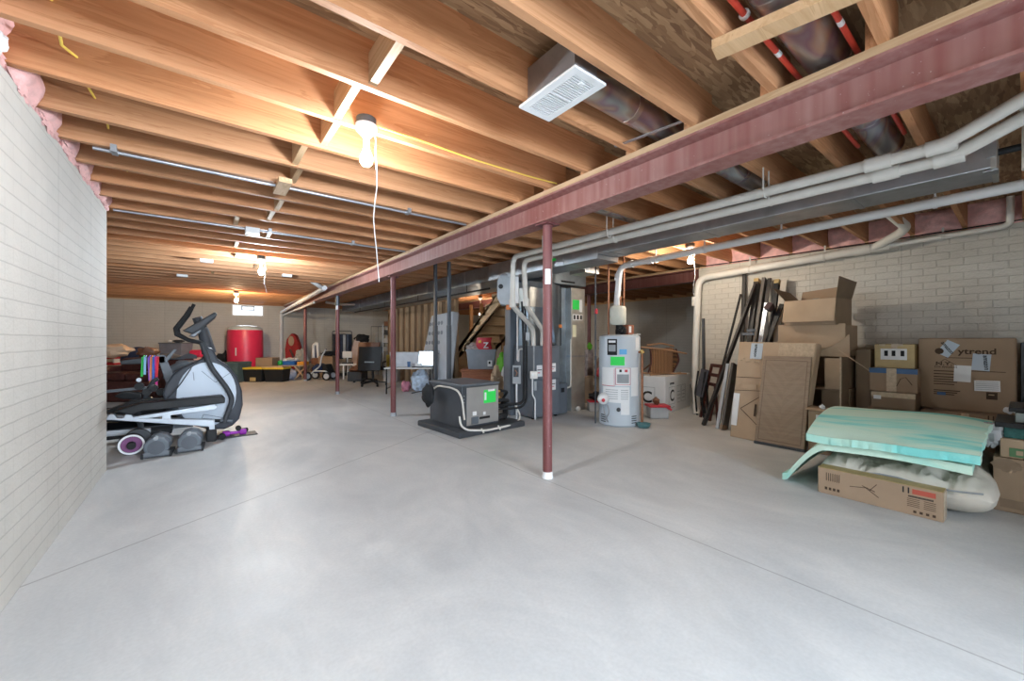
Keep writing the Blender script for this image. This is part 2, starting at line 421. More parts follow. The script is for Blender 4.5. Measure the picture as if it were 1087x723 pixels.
def facing(name, label, cat, u, t, group=None, turn=0):
    """a thing standing at depth t in pixel column u, its own x axis along the picture plane.
    Returns it and a function from a photo position to its own x, z."""
    o = thing(name, label, cat, spot(u, t), YAW+turn, group)
    p0 = Vector(spot(u, t)); ax = Vector((math.cos(YAW+turn), math.sin(YAW+turn), 0)); nn = Vector((-ax.y, ax.x, 0))
    def q(a, v, y=0):
        r = FWD+RGT*((a-543.5)/FPX); k = (p0.dot(nn)+y)/r.dot(nn); h = r*k-p0
        return (h.dot(ax), max(0, EYE+(361.5-v)*k/FPX))
    return o, q
ORD = lambda n: '%d%s' % (n, 'th' if 10 < n % 100 < 14 else {1: 'st', 2: 'nd', 3: 'rd'}.get(n % 10, 'th'))

# ================================================================ SHELL
struct('floor', bx(-4.5, 10.8, -3.4, 16.2, -.1, 0), M_SLAB)
struct('ceiling', bx(-4.5, 10.8, -3.4, 16.2, 2.655, 2.70), M_OSB)
struct('wall_left', bx(-.90, -.69, -3.2, 5.13, 0, 2.38), M_WY)
struct('wall_left_return', bx(-4.4, -.90, 4.92, 5.13, 0, 2.38), M_WX)
struct('wall_west', bx(-4.5, -4.3, 5.13, 16, 0, 2.38), M_WY)
b = B()                                   # far wall with its window opening
WX0, WX1, WZ0 = .76, 1.66, 2.00
b.box(-4.5, WX0, 16, 16.2, 0, 2.38).box(WX1, 10.8, 16, 16.2, 0, 2.38).box(WX0, WX1, 16, 16.2, 0, WZ0)
struct('wall_far', b, M_WX)
struct('wall_right', bx(6.55, 6.75, -3.2, 3.34, 0, 2.38), M_WR)
struct('wall_right_return', bx(6.75, 10.7, 3.14, 3.34, 0, 2.38), M_WX)
struct('wall_recess', bx(10.5, 10.7, 3.34, 16, 0, 2.38), M_WY)
b = B(); b.box(-.9, 6.75, -3.4, -3.2, 0, .85).box(-.9, -.6, -3.4, -3.2, .85, 2.38).box(2.2, 6.75, -3.4, -3.2, .85, 2.38).box(-.6, 2.2, -3.4, -3.2, 2.2, 2.38)
struct('wall_rear', b, M_WX)
# plates and rim boards on top of the walls
struct('trim_left_plate', bx(-.88, -.72, -3.2, 5.13, 2.38, 2.42), M_PINE)
struct('trim_left_rim', bx(-.90, -.86, -3.2, 5.13, 2.42, 2.655), M_PINE)
struct('trim_west_rim', bx(-4.5, -4.34, 4.92, 16, 2.38, 2.655), M_PINE)
struct('trim_left_return_rim', bx(-4.4, -.9, 4.96, 5.10, 2.38, 2.655), M_PINEX)
struct('trim_far_rim', bx(-4.4, 10.6, 16.06, 16.2, 2.38, 2.655), M_JOIST)
struct('trim_far_plate', bx(-4.4, WX0, 16.0, 16.14, 2.38, 2.42), M_PINEX)
struct('trim_right_plate', bx(6.57, 6.72, -3.2, 3.34, 2.38, 2.42), M_PINE)
struct('trim_right_rim', bx(6.70, 6.75, -3.2, 3.34, 2.42, 2.655), M_PINE)
struct('trim_recess_rim', bx(10.5, 10.7, 3.14, 16, 2.38, 2.655), M_PINE)
struct('trim_recess_return_rim', bx(6.75, 10.5, 3.16, 3.30, 2.38, 2.655), M_PINEX)
struct('trim_rear_rim', bx(-.9, 6.75, -3.38, -3.24, 2.38, 2.655), M_PINEX)
struct('wall_stair_lining', bx(4.72, 4.74, 8.30, 12.6, 0, 2.15), wood('brown wall lining', (.30, .20, .125), (.22, .14, .08), 2, rnd=False))
# windows
def window(name, x0, x1, y0, y1, z0, z1, sash):
    b = B(); t = .035
    b.box(x0, x1, y0, y1, z0, z0+t).box(x0, x1, y0, y1, z1-t, z1).box(x0, x0+t, y0, y1, z0+t, z1-t).box(x1-t, x1, y0, y1, z0+t, z1-t)
    w = struct(name, b, M_WHITE)
    g = bx(x0+t, x1-t, (y0+y1)/2-.003, (y0+y1)/2+.003, z0+t, z1-t).build('window_pane', M_GLASS, w)
    if sash:
        s0, s1, q0, q1 = sash; b = B(); q = .03
        b.box(s0, s1, y0-.01, y0+.02, q0, q0+q).box(s0, s1, y0-.01, y0+.02, q1-q, q1).box(s0, s0+q, y0-.01, y0+.02, q0+q, q1-q).box(s1-q, s1, y0-.01, y0+.02, q0+q, q1-q)
        b.build('vent_sash', M_GREY, w)
m, nt, p = _nt('clear window glass'); p.inputs['Transmission Weight'].default_value = 1; p.inputs['Roughness'].default_value = 0; p.inputs['IOR'].default_value = 1.1; M_GLASS = m
window('window_1', WX0, WX1, 16.02, 16.10, WZ0, 2.38, (1.02, 1.40, 2.19, 2.34))
window('window_2_assumed', -.6, 2.2, -3.34, -3.26, .85, 2.2, None)  # unseen window, put in behind the camera to go with the fill lamp

# ================================================================ STEEL BEAMS AND COLUMNS
def ibeam(name, label, x, y0, y1, z0, z1, hw, m, nailer=True):
    b = B(); t = .014; w = .005
    pr = [(-hw, z0), (hw, z0), (hw, z0+t), (w, z0+t+.008), (w, z1-t-.008), (hw, z1-t), (hw, z1), (-hw, z1), (-hw, z1-t), (-w, z1-t-.008), (-w, z0+t+.008), (-hw, z0+t)]
    b.prism([(x+a, c) for a, c in pr], y0, y1)
    t = thing(name, label, 'beam', (0, 0, 0))
    b.build('beam_web_and_flanges', m, t)
    if nailer: bx(x-hw-.004, x+hw+.004, y0, y1, z1, 2.42).build('nailer_board', M_PINE, t)
    return t
ibeam('steel_beam', 'long red primed steel I-beam with wooden nailer running down the middle of the basement', 2.325, -3.2, 16.0, 2.18, 2.383, .083, M_BEAM)
ibeam('steel_beam', 'short brown steel I-beam over the recess behind the water heater', 6.65, 3.34, 16.0, 2.18, 2.383, .083, M_DRUST)
def column(label, x, y, top=2.18, r=.041, tagz=None, grey=None):
    t = thing('steel_column', label, 'column', (x, y, 0), 0, 'red steel columns')
    B().tube([(0, 0, .01), (0, 0, top-.012)], r, 20).build('shaft', M_POST, t, True)
    bx(-.075, .075, -.075, .075, top-.012, top).build('top_plate', M_POST, t)
    B().lathe([(.05, 0), (.05, .012), (r+.004, .02), (r+.004, .055), (r, .056)], 20).build('foot_collar', M_WHITE if y < 3 else M_GREY, t, True)
    if tagz:
        b = B(); n = 8
        for k in range(n):
            a0 = -PI*.90+(k/n)*1.2; a1 = -PI*.90+((k+1)/n)*1.2; R = r+.0015
            b.add([(R*math.cos(a0), R*math.sin(a0), tagz), (R*math.cos(a1), R*math.sin(a1), tagz), (R*math.cos(a1), R*math.sin(a1), tagz+.13), (R*math.cos(a0), R*math.sin(a0), tagz+.13)], [(0, 1, 2, 3)])
        o = b.build('paper_tag', M_PAPER, t)
    if grey: B().tube([(0, 0, grey), (0, 0, top-.012)], r+.002, 20).build('grey_upper_sleeve', M_STEELD, t, True)
column('nearest red steel column, the one standing alone on open floor', 2.345, 2.52, tagz=1.66)
column('red steel column standing left of the dark compressor cabinet', 2.36, 6.07)
column('red steel column with white tag, left of the office chair', 2.36, 9.33, tagz=1.86, grey=1.95)
column('farthest red steel column, beside the stroller', 2.36, 12.84)
column('thin dark red column in the recess left of the water heater', 6.75, 5.91)

# ================================================================ CEILING JOISTS
JY = lambda k: .36+.4065*k
jn = {}
def joist(side, k, n, x0, x1, label):
    L = x1-x0; key = (side, round(L, 2))
    if key not in jn:
        o = bx(-L/2, L/2, -.019, .019, 0, .235).build('floor_joist', M_JOIST); jn[key] = o
    else:
        o = jn[key].copy(); COL.objects.link(o)
    o.location = ((x0+x1)/2, JY(k)+(.04 if side == 'right' else .08 if side == 'recess' else 0), 2.42)
    tag(o, label, 'joist', 'ceiling joists %s' % side)
for k in range(-1, 39):
    x0 = -.86 if JY(k) < 5.2 else -4.34
    if 4.9 < JY(k) < 5.2: x0 = -.86
    joist('left', k, k, x0, 2.42, 'fir ceiling joist left of the long steel beam, %s one from the camera' % ORD(k+2))
for k in range(-1, 39):
    x1 = 6.70
    joist('right', k, k, 2.24, x1, 'fir ceiling joist right of the long steel beam, %s one from the camera' % ORD(k+2))
for k in range(8, 30):
    joist('recess', k, k, 6.58, 10.55, 'fir ceiling joist over the recess beyond the brown beam, %s one from the near end' % ORD(k-7))
# bridging blocks nailed between joists
for i, (k, x, z, flat) in enumerate([(3, .66, 2.435, 0), (4, .60, 2.43, 0), (5, .62, 2.445, 0), (6, .52, 2.43, 0), (7, .57, 2.44, 0), (8, .50, 2.382, 1), (9, .56, 2.425, 0), (10, .54, 2.425, 0), (11, .28, 2.425, 0), (12, .62, 2.425, 0), (14, .35, 2.425, 0), (16, .4, 2.425, 0), (18, .7, 2.425, 0), (21, .15, 2.425, 0)]):
    if flat: o = bx(-.045, .045, -.16, .16, 0, .038).build('bridging_block', M_PINE, at=(x, JY(k), z))
    else: o = bx(-.019, .019, -.1842, .1842, 0, .15).build('bridging_block', M_PINE, at=(x, JY(k)+.20325, z))
    tag(o, 'pale wooden block bridging two joists left of the beam, %s from the camera' % ORD(i+1), 'wood block', 'bridging blocks between joists')
o = B().bar((1.70, .80, 2.40), (1.80, .32, 2.40), .089, .038).build('nailed_board', M_PINEX)
tag(o, 'grey weathered two by four nailed under the joists, carrying red water tubes', 'board')

# pink fibreglass batts in the rim bays
def batt(x, y, side, i, label):
    b = B()
    def top(u, v):
        yy = (v-.5)*.365; zz = (u-.5)*.27
        d = .09+.035*noise.noise(Vector((yy*9+i*3.3, zz*9, i)))+.05*(1-abs(2*v-1)**3)*(1-abs(2*u-1)**3)
        return (d*side, yy, zz)
    def bot(u, v): return (-.02*side, (v-.5)*.365, (u-.5)*.27)
    b.slab(top, bot, 8, 10)
    o = b.build('insulation_batt', M_INSUL, None, True, at=(x, y, 2.52)); tag(o, label, 'insulation', 'pink insulation batts along the walls')
for i, k in enumerate(range(2, 12)):
    batt(-.79, JY(k)+.203, 1, i, 'pink insulation batt above the left wall, %s bay from the camera' % ORD(i+1))
for i, k in enumerate(range(-1, 7)):
    batt(6.65, JY(k)+.243, -1, i+20, 'pink insulation batt above the right wall, %s bay from the camera' % ORD(i+1))
for i, k in enumerate(range(2, 12)):         # tattered edge hanging over the wall top
    b = B(); b.blob((0, 0, 0), (.022, .17, .035), .35, i, 5)
    o = b.build('insulation_tuft', M_INSUL, None, True, at=(-.695, JY(k)+.2, 2.395)); tag(o, 'ragged pink insulation tuft over the left wall edge, %s from the camera' % ORD(i+1), 'insulation', 'insulation tufts over the left wall edge')
b = B(); b.blob((0, 0, 0), (.045, .06, .045), .3, 77, 4)
tag(b.build('insulation_tuft', M_WHITE, None, True, at=(-.69, 2.62, 2.43)), 'white torn insulation facing hanging over the left wall', 'insulation')

# ================================================================ BARE BULBS
def bulb_mat(i, w):
    col = {1: (.88, .94, 1), 2: (.78, .90, 1), 3: (1, .74, .44), 4: (1, .90, .74), 5: (1, .85, .66)}[i]
    m, nt, p = _nt('lit bulb glass %d' % i)
    p.inputs['Base Color'].default_value = (*col, 1); p.inputs['Emission Color'].default_value = (*col, 1)
    p.inputs['Emission Strength'].default_value = w/(PI*.0125); return m
def bulb(i, label, x, y, ztop, string=None, box=M_CHAR, extra=0):
    t = thing('bulb_fixture', label, 'light', (x, y, ztop), 0, 'bare bulbs on porcelain fixtures')
    B().lathe([(.05, -.045), (.055, -.04), (.055, -.004), (.05, 0)], 20).build('ceiling_box', box, t, True)
    B().lathe([(.02, -.115), (.03, -.10), (.055, -.075), (.062, -.06), (.062, -.045)], 20).build('porcelain_holder', M_WHITE, t, True)
    B().lathe([(.017, -.18-extra), (.019, -.178-extra), (.019, -.112)], 14).build('socket', M_WHITE, t, True)
    z = -.178-extra
    B().lathe([(.014, z+.004), (.018, z-.012), (.030, z-.040), (.034, z-.060), (.030, z-.082), (.018, z-.096), (.002, z-.10)], 20).build('bulb', bulb_mat(i, BULB_W[i]), t, True)
    if string:
        pts = [(.03, -.02, -.08)]
        n = 9
        for k in range(n+1): pts.append((.045+.02*math.sin(k*.9)*(k/n), -.03+.012*math.sin(k*1.7), -.12-string*k/n))
        B().tube(pts, .0028, 6).build('pull_string', M_WHITE, t, True)
    return t
bulb(1, 'nearest bare bulb with long white pull string, on the left joists', .745, 2.325, 2.46, .82)
bulb(2, 'middle bare bulb hanging over the exercise equipment', .68, 6.864, 2.42, .42)
bulb(3, 'farthest bare bulb shining just left of the far window', .67, 12.149, 2.42, .3)
bulb(4, 'bare bulb shining beside the white vent pipe near the boxes', 5.20, 2.766, 2.49, .95)
bulb(5, 'small bare bulb shining behind the staircase studs', 6.14, 9.343, 2.42, None, extra=.28)

# ================================================================ CEILING SERVICES
t = thing('floor_register', 'galvanized duct boot with white louvred grille hanging between the joists', 'vent', (1.39, 1.40, 2.375))
bx(-.075, .075, -.165, .165, .012, .20).build('boot', M_GALV, t)
b = B(); b.box(-.105, .105, -.195, -.16, 0, .012).box(-.105, .105, .16, .195, 0, .012).box(-.105, -.068, -.16, .16, 0, .012).box(.068, .105, -.16, .16, 0, .012).box(-.068, .068, -.006, .006, 0, .012)
b.build('grille_frame', M_WHITE, t)
bx(-.068, .068, -.16, .16, .02, .022).build('damper_backing', M_CHAR, t)
b = B()
for k in range(22):
    y = -.152+k*.0145
    if abs(y) > .008: b.box(-.068, .068, y-.0035, y+.0035, .001, .012)
b.build('louvres', M_WHITE, t)
bx(-.01, .01, -.145, -.125, -.006, .001).build('damper_lever', M_WHITE, t)
bx(.03, .06, .165, .21, .07, .09).build('hanger_strip', M_EMT, t)
def round_duct(label, y, x0, x1, z, r):
    t = thing('round_duct', label, 'duct', (x0, y, z))
    B().tube([(0, 0, 0), (x1-x0, 0, 0)], r, 24).build('pipe', M_PIPE, t, True)
    for x in (.5, 1.2, 1.95):
        if x < x1-x0-.1: B().tube([(x-.02, 0, 0), (x+.02, 0, 0)], r+.003, 24).build('crimped_joint', M_PIPE, t, True)
round_duct('round galvanized duct running from the grille boot over the steel beam', JY(2)+.235, 1.46, 3.75, 2.535, .085)
round_duct('nearest round galvanized duct above the steel beam, beside the red tubes', JY(0)+.22, 1.2, 3.75, 2.535, .085)
round_duct('round galvanized duct above the white pipes in front of the trunk duct', JY(5)+.22, 2.5, 3.75, 2.535, .08)
o = B().bar((2.10, 1.62, 2.43), (2.16, 1.20, 2.43), .02, .006).build('duct_strap', M_EMT); tag(o, 'thin metal strap carrying the grille duct at the steel beam', 'strap')
for i, (y, lab) in enumerate(((.69, 'red water tube running beside the joist, nearer the grille'), (.465, 'red water tube farther from the grille, past the stained duct'))):
    t = thing('water_tube', lab, 'pipe', (1.1, y, 2.49), 0, 'red water tubes')
    B().tube([(0, 0, 0), (2.4, 0, 0)], .012, 10).build('tube', mat('red water tubing', (.60, .06, .035), .4), t, True)
    b = B(); x = .62 if i == 0 else .70
    b.tube([(x-.008, 0, -.0), (x+.008, 0, 0)], .02, 10)
    b.build('clip', M_WHITE, t)
    B().tube([(.95, 0, 0), (.99, 0, 0)], .0125, 10).build('printed_band', M_PAPER, t)
b = B(); pts = []
for k in range(4, 13):
    pts += [(-.475, JY(k)-.02, 2.535), (-.475, JY(k)+.02, 2.535), (-.47+.02*math.sin(k*2.1), JY(k)+.20, 2.50-.012*(k % 3))]
b.tube(pts, .006, 8); tag(b.build('electrical_cable', M_YCAB, None, True), 'yellow electrical cable threaded through the joists near the left wall', 'cable')
b = B(); b.tube([(.80, 2.36, 2.45), (1.1, 2.372, 2.46), (1.5, 2.372, 2.45), (2.0, 2.372, 2.46), (2.3, 2.36, 2.47)], .006, 8, .1)
tag(b.build('electrical_cable', M_YCAB, None, True), 'yellow electrical cable stapled to the joist right of the nearest bulb', 'cable')
def conduit(label, x0, x1, y, z, boxes):
    t = thing('conduit', label, 'conduit', (x0, y, z))
    B().tube([(0, 0, 0), (x1-x0, 0, 0)], .012, 10).build('tube', M_EMT, t, True)
    for s in boxes: bx(s-x0-.015, s-x0+.015, -.06, .02, -.016, .03).build('strap', M_EMT, t)
    return t
conduit('steel conduit crossing under the joists just past the nearest bulb', -.55, 2.2, 3.63, 2.405, (-.45, 1.55))
t = conduit('steel conduit with a white junction box, second from the camera', -.66, 2.2, 5.24, 2.405, (.60, 1.5))
bx(1.03, 1.16, -.06, .06, -.05, .014).build('junction_box', M_WHITE, t)
for i, (x, y, lab) in enumerate(((1.25, 8.49, 'white plastic box on the joists past the middle bulb'), (.05, 7.677, 'small white box under the joists left of the middle bulb'), (-.3, 9.71, 'small white box under the joists far left of the middle bulb'))):
    o = bx(-.08, .08, -.05, .05, -.045, 0).build('junction_box', M_WHITE, None, bevel=.006, at=(x, y, 2.42)); tag(o, lab, 'junction box')

# ================================================================ DUCT TRUNKS AND PVC
def trunk(name, label, x0, x1, y0, y1, z0, z1, m, seams=1.2, cap=False):
    t = thing(name, label, 'duct', ((x0+x1)/2, y0, z0))
    h = z1-z0; w = (x1-x0)/2
    bx(-w, w, 0, y1-y0, 0, h).build('duct_body', m, t, bevel=.006)
    y = seams*.6
    while y < y1-y0-.05:
        b = B(); q = .004
        b.box(-w-q, -w, y, y+.03, -q, h).box(w, w+q, y, y+.03, -q, h).box(-w, w, y, y+.03, -q, 0)
        b.build('drive_cleat', m if seams < 1 else M_EMT, t); y += seams
    if cap:
        b = B(); b.box(-w-.005, w+.005, -.003, .02, -.005, h+.005); b.build('end_cap', M_GALV2, t)
        bx(-w-.012, -w-.003, -.001, .035, h*.3, h*.3+.12).build('strap', M_EMT, t)
        bx(-w+.02, -w+.10, -.008, .05, -.014, -.004).build('strap', M_EMT, t)
    return t
trunk('trunk_duct', 'galvanized trunk duct with end cap, running behind the white pipes on the right', 3.57, 3.90, .10, 3.0, 2.17, 2.37, M_GALV, 1.05, True)
trunk('trunk_duct', 'deeper galvanized trunk duct above the furnace with a green sticker', 3.57, 3.95, 3.0, 5.2, 2.12, 2.37, M_GALV, .9)
trunk('trunk_duct', 'blue grey trunk duct running from the furnace toward the far wall', 3.68, 4.24, 5.2, 14.0, 2.15, 2.40, M_GDARK, 1.5)
trunk('trunk_duct', 'shiny return duct over the stud wall by the stairs', 4.27, 4.62, 5.4, 13.2, 2.15, 2.38, M_GALV2, .82)
o = bx(-.0015, 0, -.07, .07, 0, .035).build('duct_sticker', M_GREEN, None, at=(3.569, 3.75, 2.20)); tag(o, 'small green sticker on the trunk duct right of the furnace', 'sticker')
b = B(); b.tube([(3.66, 5.3, 2.02), (3.66, 9, 2.02), (3.66, 12.5, 2.04)], .016, 8); 
for y in (6, 8, 10, 12): b.box(3.655, 3.665, y, y+.01, 2.02, 2.15)
tag(b.build('gas_pipe', M_BLACK, None, True), 'thin black gas pipe running below the far trunk duct', 'pipe')
b = B(); b.tube([(3.80, -.6, 2.32), (3.74, .1, 2.30)], .02, 10)
tag(b.build('black_hose', M_BLACK, None, True), 'black flexible line leaving the end of the right trunk duct', 'pipe')
# furnace intake and exhaust pair
def pvc(name, label, path, r, fil=.10, fittings=(), m=None, cat='pipe', group=None):
    t = thing(name, label, cat, path[0], 0, group); o = Vector(path[0]); m = m or M_PVC
    B().tube([Vector(p)-o for p in path], r, 14, fil).build('pipe', m, t, True)
    for a, c in fittings:
        B().tube([Vector(a)-o, Vector(c)-o], r+.008, 14).build('coupling', m, t, True)
    return t
pvc('vent_pipe', 'upper white furnace vent pipe running along the trunk duct', [(2.86, -.55, 2.50), (3.20, .28, 2.245), (3.22, 4.12, 2.275), (3.24, 4.16, 1.64), (3.86, 4.46, 1.36), (3.93, 4.53, 1.10)], .034, .10,
    [((3.20, .22, 2.25), (3.20, .34, 2.245)), ((3.20, .48, 2.245), (3.20, .60, 2.245)), ((3.235, 4.155, 1.72), (3.24, 4.16, 1.62))], M_PVCG, group='furnace vent pipes')
pvc('vent_pipe', 'lower white furnace vent pipe running along the trunk duct', [(2.96, -.55, 2.44), (3.30, .26, 2.20), (3.32, 4.02, 2.225), (3.42, 4.10, 1.66), (4.02, 4.42, 1.33), (4.10, 4.53, 1.10)], .034, .10,
    [((3.30, .20, 2.205), (3.30, .32, 2.20)), ((3.30, .46, 2.20), (3.30, .58, 2.20)), ((3.42, 4.10, 1.74), (3.425, 4.10, 1.64))], M_PVCG, group='furnace vent pipes')
for i, y in enumerate((1.15, 2.55, 3.5)):
    b = B()
    for x, z in ((3.21, 2.25), (3.31, 2.21)):
        b.tube([(x-.035, y, z-.005), (x-.02, y, z-.032), (x, y, z-.036), (x+.02, y, z-.032), (x+.035, y, z-.005)], .006, 6)
        b.tube([(x-.035, y, z-.005), (x-.035, y, 2.42)], .005, 6)
    tag(b.build('pipe_hanger', M_PVCG, None, True), 'white hook hanger on the furnace vent pipe pair, %s from the camera' % ORD(i+1), 'hanger', 'hooks on the furnace vent pipes')
# water heater vent
pvc('vent_pipe', 'white vent pipe running from the water heater past the lit bulb', [(4.75, -.7, 2.335), (4.75, 3.58, 2.25), (4.70, 3.6, 1.66)], .042, .13,
    [((4.75, 3.36, 2.255), (4.75, 3.42, 2.253)), ((4.75, 3.05, 2.26), (4.75, 3.12, 2.259)), ((4.742, 3.6, 2.14), (4.735, 3.6, 2.05))], M_WHITE)
for i, y in enumerate((.45, 1.55, 2.35, 3.0)):
    b = B(); z = 2.32-.02*y
    b.tube([(4.75, y-.012, z), (4.75, y+.012, z)], .048, 14).box(4.742, 4.758, y-.006, y+.006, z+.04, 2.42)
    tag(b.build('pipe_hanger', M_WHITE, None, True), 'white strap hanger on the water heater vent pipe, %s from the camera' % ORD(i+1), 'hanger', 'hangers on the water heater vent pipe')
# drain along the right wall
pvc('drain_pipe', 'thick white drain pipe bending down the end of the right wall to the floor', [(6.42, .98, 2.305), (6.42, 3.28, 2.20), (6.42, 3.33, 1.0), (6.42, 3.33, .42), (6.26, 3.22, .06), (6.2, 3.18, 0)], .052, .16,
    [((6.42, 1.15, 2.297), (6.42, 1.30, 2.29)), ((6.42, 3.33, .55), (6.42, 3.33, .40)), ((6.31, 3.255, .15), (6.2, 3.18, .0)), ((6.42, 3.33, 1.9), (6.42, 3.33, 1.75))])
pvc('drain_pipe', 'short bent white drain branch dropping from the ceiling onto the wall drain', [(5.6, .86, 2.50), (6.1, .80, 2.43), (6.24, .86, 2.40), (6.42, 1.12, 2.30)], .048, .06)
pvc('drain_pipe', 'thinner white drain pipe on the right wall rising at its near end', [(6.42, 1.10, 2.30), (6.42, .14, 2.335), (6.42, .09, 2.36), (6.35, .085, 2.62)], .027, .06, [((6.42, .9, 2.307), (6.42, 1.0, 2.304))])
pvc('drain_pipe', 'upright white pipe rising into the joists at the right edge of view', [(3.42, -.02, 2.08), (3.42, -.02, 2.62)], .03, 0, [((3.42, -.02, 2.40), (3.42, -.02, 2.46))], M_PVCG)
for i, y in enumerate((.55, 1.6, 2.5)):
    z = 2.345-.045*y
    b = B(); b.tube([(6.42, y-.012, z), (6.42, y+.012, z)], .058 if y > 1 else .034, 14).box(6.412, 6.428, y-.008, y+.008, z+.05, 2.42)
    tag(b.build('pipe_hanger', M_PVCG, None, True), 'white strap hanger on the right wall drain, %s from the camera' % ORD(i+1), 'hanger', 'hangers on the right wall drain')
b = B(); b.tube([(6.48, y, 2.40-.02*math.sin((y+.6)*.8)) for y in (-.6, 0, .6, 1.2, 1.8, 2.4, 3.0, 3.6)], .007, 8)
tag(b.build('electrical_cable', M_BLACK, None, True), 'black cable strung along the top of the right wall', 'cable')
# small drain along the beam at the far end
pvc('drain_pipe', 'white drain pipe beside the far end of the long beam, dropping down the far wall', [(2.16, 9.6, 2.36), (2.16, 15.88, 2.16), (2.16, 15.9, .02)], .05, .12, [((2.16, 9.7, 2.355), (2.16, 9.9, 2.35)), ((2.16, 12.4, 2.268), (2.16, 12.6, 2.262))], M_WHITE)
pvc('drain_pipe', 'short white drain fitting branching into the joists left of the far beam', [(1.75, 9.4, 2.52), (1.95, 9.5, 2.42), (2.16, 9.75, 2.355)], .045, .05, (), M_WHITE)
pvc('drain_pipe', 'second thinner pipe along the far end of the long beam', [(2.22, 11.0, 2.14), (2.22, 15.92, 2.06)], .03, .05, (), M_PVCG)
pvc('drain_pipe', 'bent white pipe under the joists near the far trunk duct', [(3.0, 13.2, 2.36), (3.3, 13.0, 2.30), (3.7, 12.6, 2.28)], .04, .1, (), M_PVCG)

# ================================================================ FURNACE GROUP
t = thing('furnace', 'slate grey upright furnace cabinet behind the nearest red column', 'furnace', (3.87, 4.47, 0))
bx(0, .55, 0, .74, .03, 1.10).build('cabinet', M_SLATE, t, bevel=.008)
b = B()
for x, y in ((.03, .03), (.48, .03), (.03, .68), (.48, .68)): b.box(x, x+.04, y, y+.04, 0, .03)
b.build('foot', M_BLACK, t)
bx(.02, .53, -.012, 0, .60, 1.06).build('upper_door', M_SLATE2, t, bevel=.004)
bx(.02, .53, -.012, 0, .07, .585).build('lower_door', M_SLATE2, t, bevel=.004)
bx(.24, .32, -.018, -.012, .78, .82).build('handle_recess', M_BLACK, t)
for (x, z, w, h) in ((.06, .64, .11, .17), (.36, .70, .09, .13), (.36, .42, .09, .16)):
    l = bx(x, x+w, -.0145, -.012, z, z+h).build('warning_label', M_PAPER, t)
    bx(x+.01, x+w-.01, -.0152, -.0145, z+h*.55, z+h*.62).build('printed_line', M_INK, l)
    bx(x+.01, x+w*.6, -.0152, -.0145, z+h*.3, z+h*.36).build('printed_line', M_RED, l)
bx(.55, .74, .02, .70, .03, .50).build('filter_base', M_SLATE, t, bevel=.006)
bx(.60, .67, .014, .02, .36, .43).build('access_window', M_BLACK, t)
# plenum on the furnace
t = thing('supply_plenum', 'galvanized sheet metal plenum with slanted sides on top of the furnace', 'duct', (3.87, 4.47, 1.10))
B().hexa([(.04, .14, 0), (.52, .14, 0), (.52, .70, 0), (.04, .70, 0), (.06, .16, .60), (.46, .16, .60), (.46, .66, .60), (.06, .66, .60)]).build('coil_case', M_GDARK, t)
bx(.06, .33, .15, .66, .60, .90).build('upper_case', M_GALV2, t, bevel=.004)
B().hexa([(.06, .16, .90), (.33, .16, .90), (.33, .66, .90), (.06, .66, .90), (.02, .10, .98), (.34, .10, .98), (.34, .70, .98), (.02, .70, .98)]).build('transition', M_GALV, t)
B().add([(.345, .05, 1.0), (.70, .12, .95), (.70, .12, .35), (.50, .05, .05), (.345, .60, 1.0), (.70, .60, .95), (.70, .60, .35), (.50, .60, .05)],
        [(0, 1, 2, 3), (7, 6, 5, 4), (0, 4, 5, 1), (1, 5, 6, 2), (2, 6, 7, 3), (3, 7, 4, 0)]).build('slanted_return_side', M_GDARK, t)
B().tube([(.60, .03, .95), (.60, .03, .0)], .009, 8).build('gas_drop', M_BLACK, t)
bx(.56, .60, .0, .03, .28, .33).build('gas_valve_handle', mat('orange valve', (.75, .22, .05), .5), t)
# return drop
t = thing('return_drop', 'tall shiny sheet metal return duct with green sticker right of the furnace', 'duct', (4.84, 4.62, 0))
bx(0, .33, 0, .60, 0, 2.06).build('duct_body', M_GALV2, t, bevel=.005)
bx(-.24, -.002, .12, .60, 0, 2.06).build('dark_side_panel', M_GDARK, t)
bx(-.004, .334, -.004, .604, .90, .93).build('seam_band', M_GALV, t)
bx(.03, .19, -.003, 0, 1.70, 1.86).build('green_sticker', M_GREEN, t)
bx(.19, .26, -.003, 0, 1.66, 1.87).build('white_label', M_PAPER, t)
o = bx(.03, .27, -.003, 0, 1.52, 1.62).build('rating_label', M_PAPER, t)
for x in (.05, .13, .21): bx(x, x+.045, -.0035, -.003, 1.535, 1.605).build('printed_mark', M_INK, o)
bx(.03, .11, -.003, 0, 1.24, 1.44).build('yellow_white_label', mat('cream label', (.75, .72, .50), .6), t)
B().tube([(-.03, -.012, 1.2), (-.03, -.012, .42), (-.12, -.012, .40)], .012, 8, .03).build('drain_tube', M_PVC, t, True)
B().blob((.12, -.04, .04), (.045, .035, .04), .1, 3, flat=0).build('trap_cup', M_WHITE, t, True)
t = thing('duct_cross_box', 'galvanized duct elbow crossing above the return drop', 'duct', (4.30, 4.62, 2.10))
bx(0, .9, 0, .55, 0, .26).build('duct_body', M_GDARK, t, bevel=.005)
bx(.30, .62, -.004, 0, .03, .06).build('seam_band', M_BLACK, t)
t = thing('duct_stub', 'small galvanized duct stub with white square left of the water heater pipes', 'duct', (4.20, 3.75, 2.13))
bx(0, .30, 0, .30, 0, .18).build('duct_body', M_GALV2, t, bevel=.005)
bx(-.0, .10, -.004, 0, .03, .15).build('white_square', M_PAPER, t)
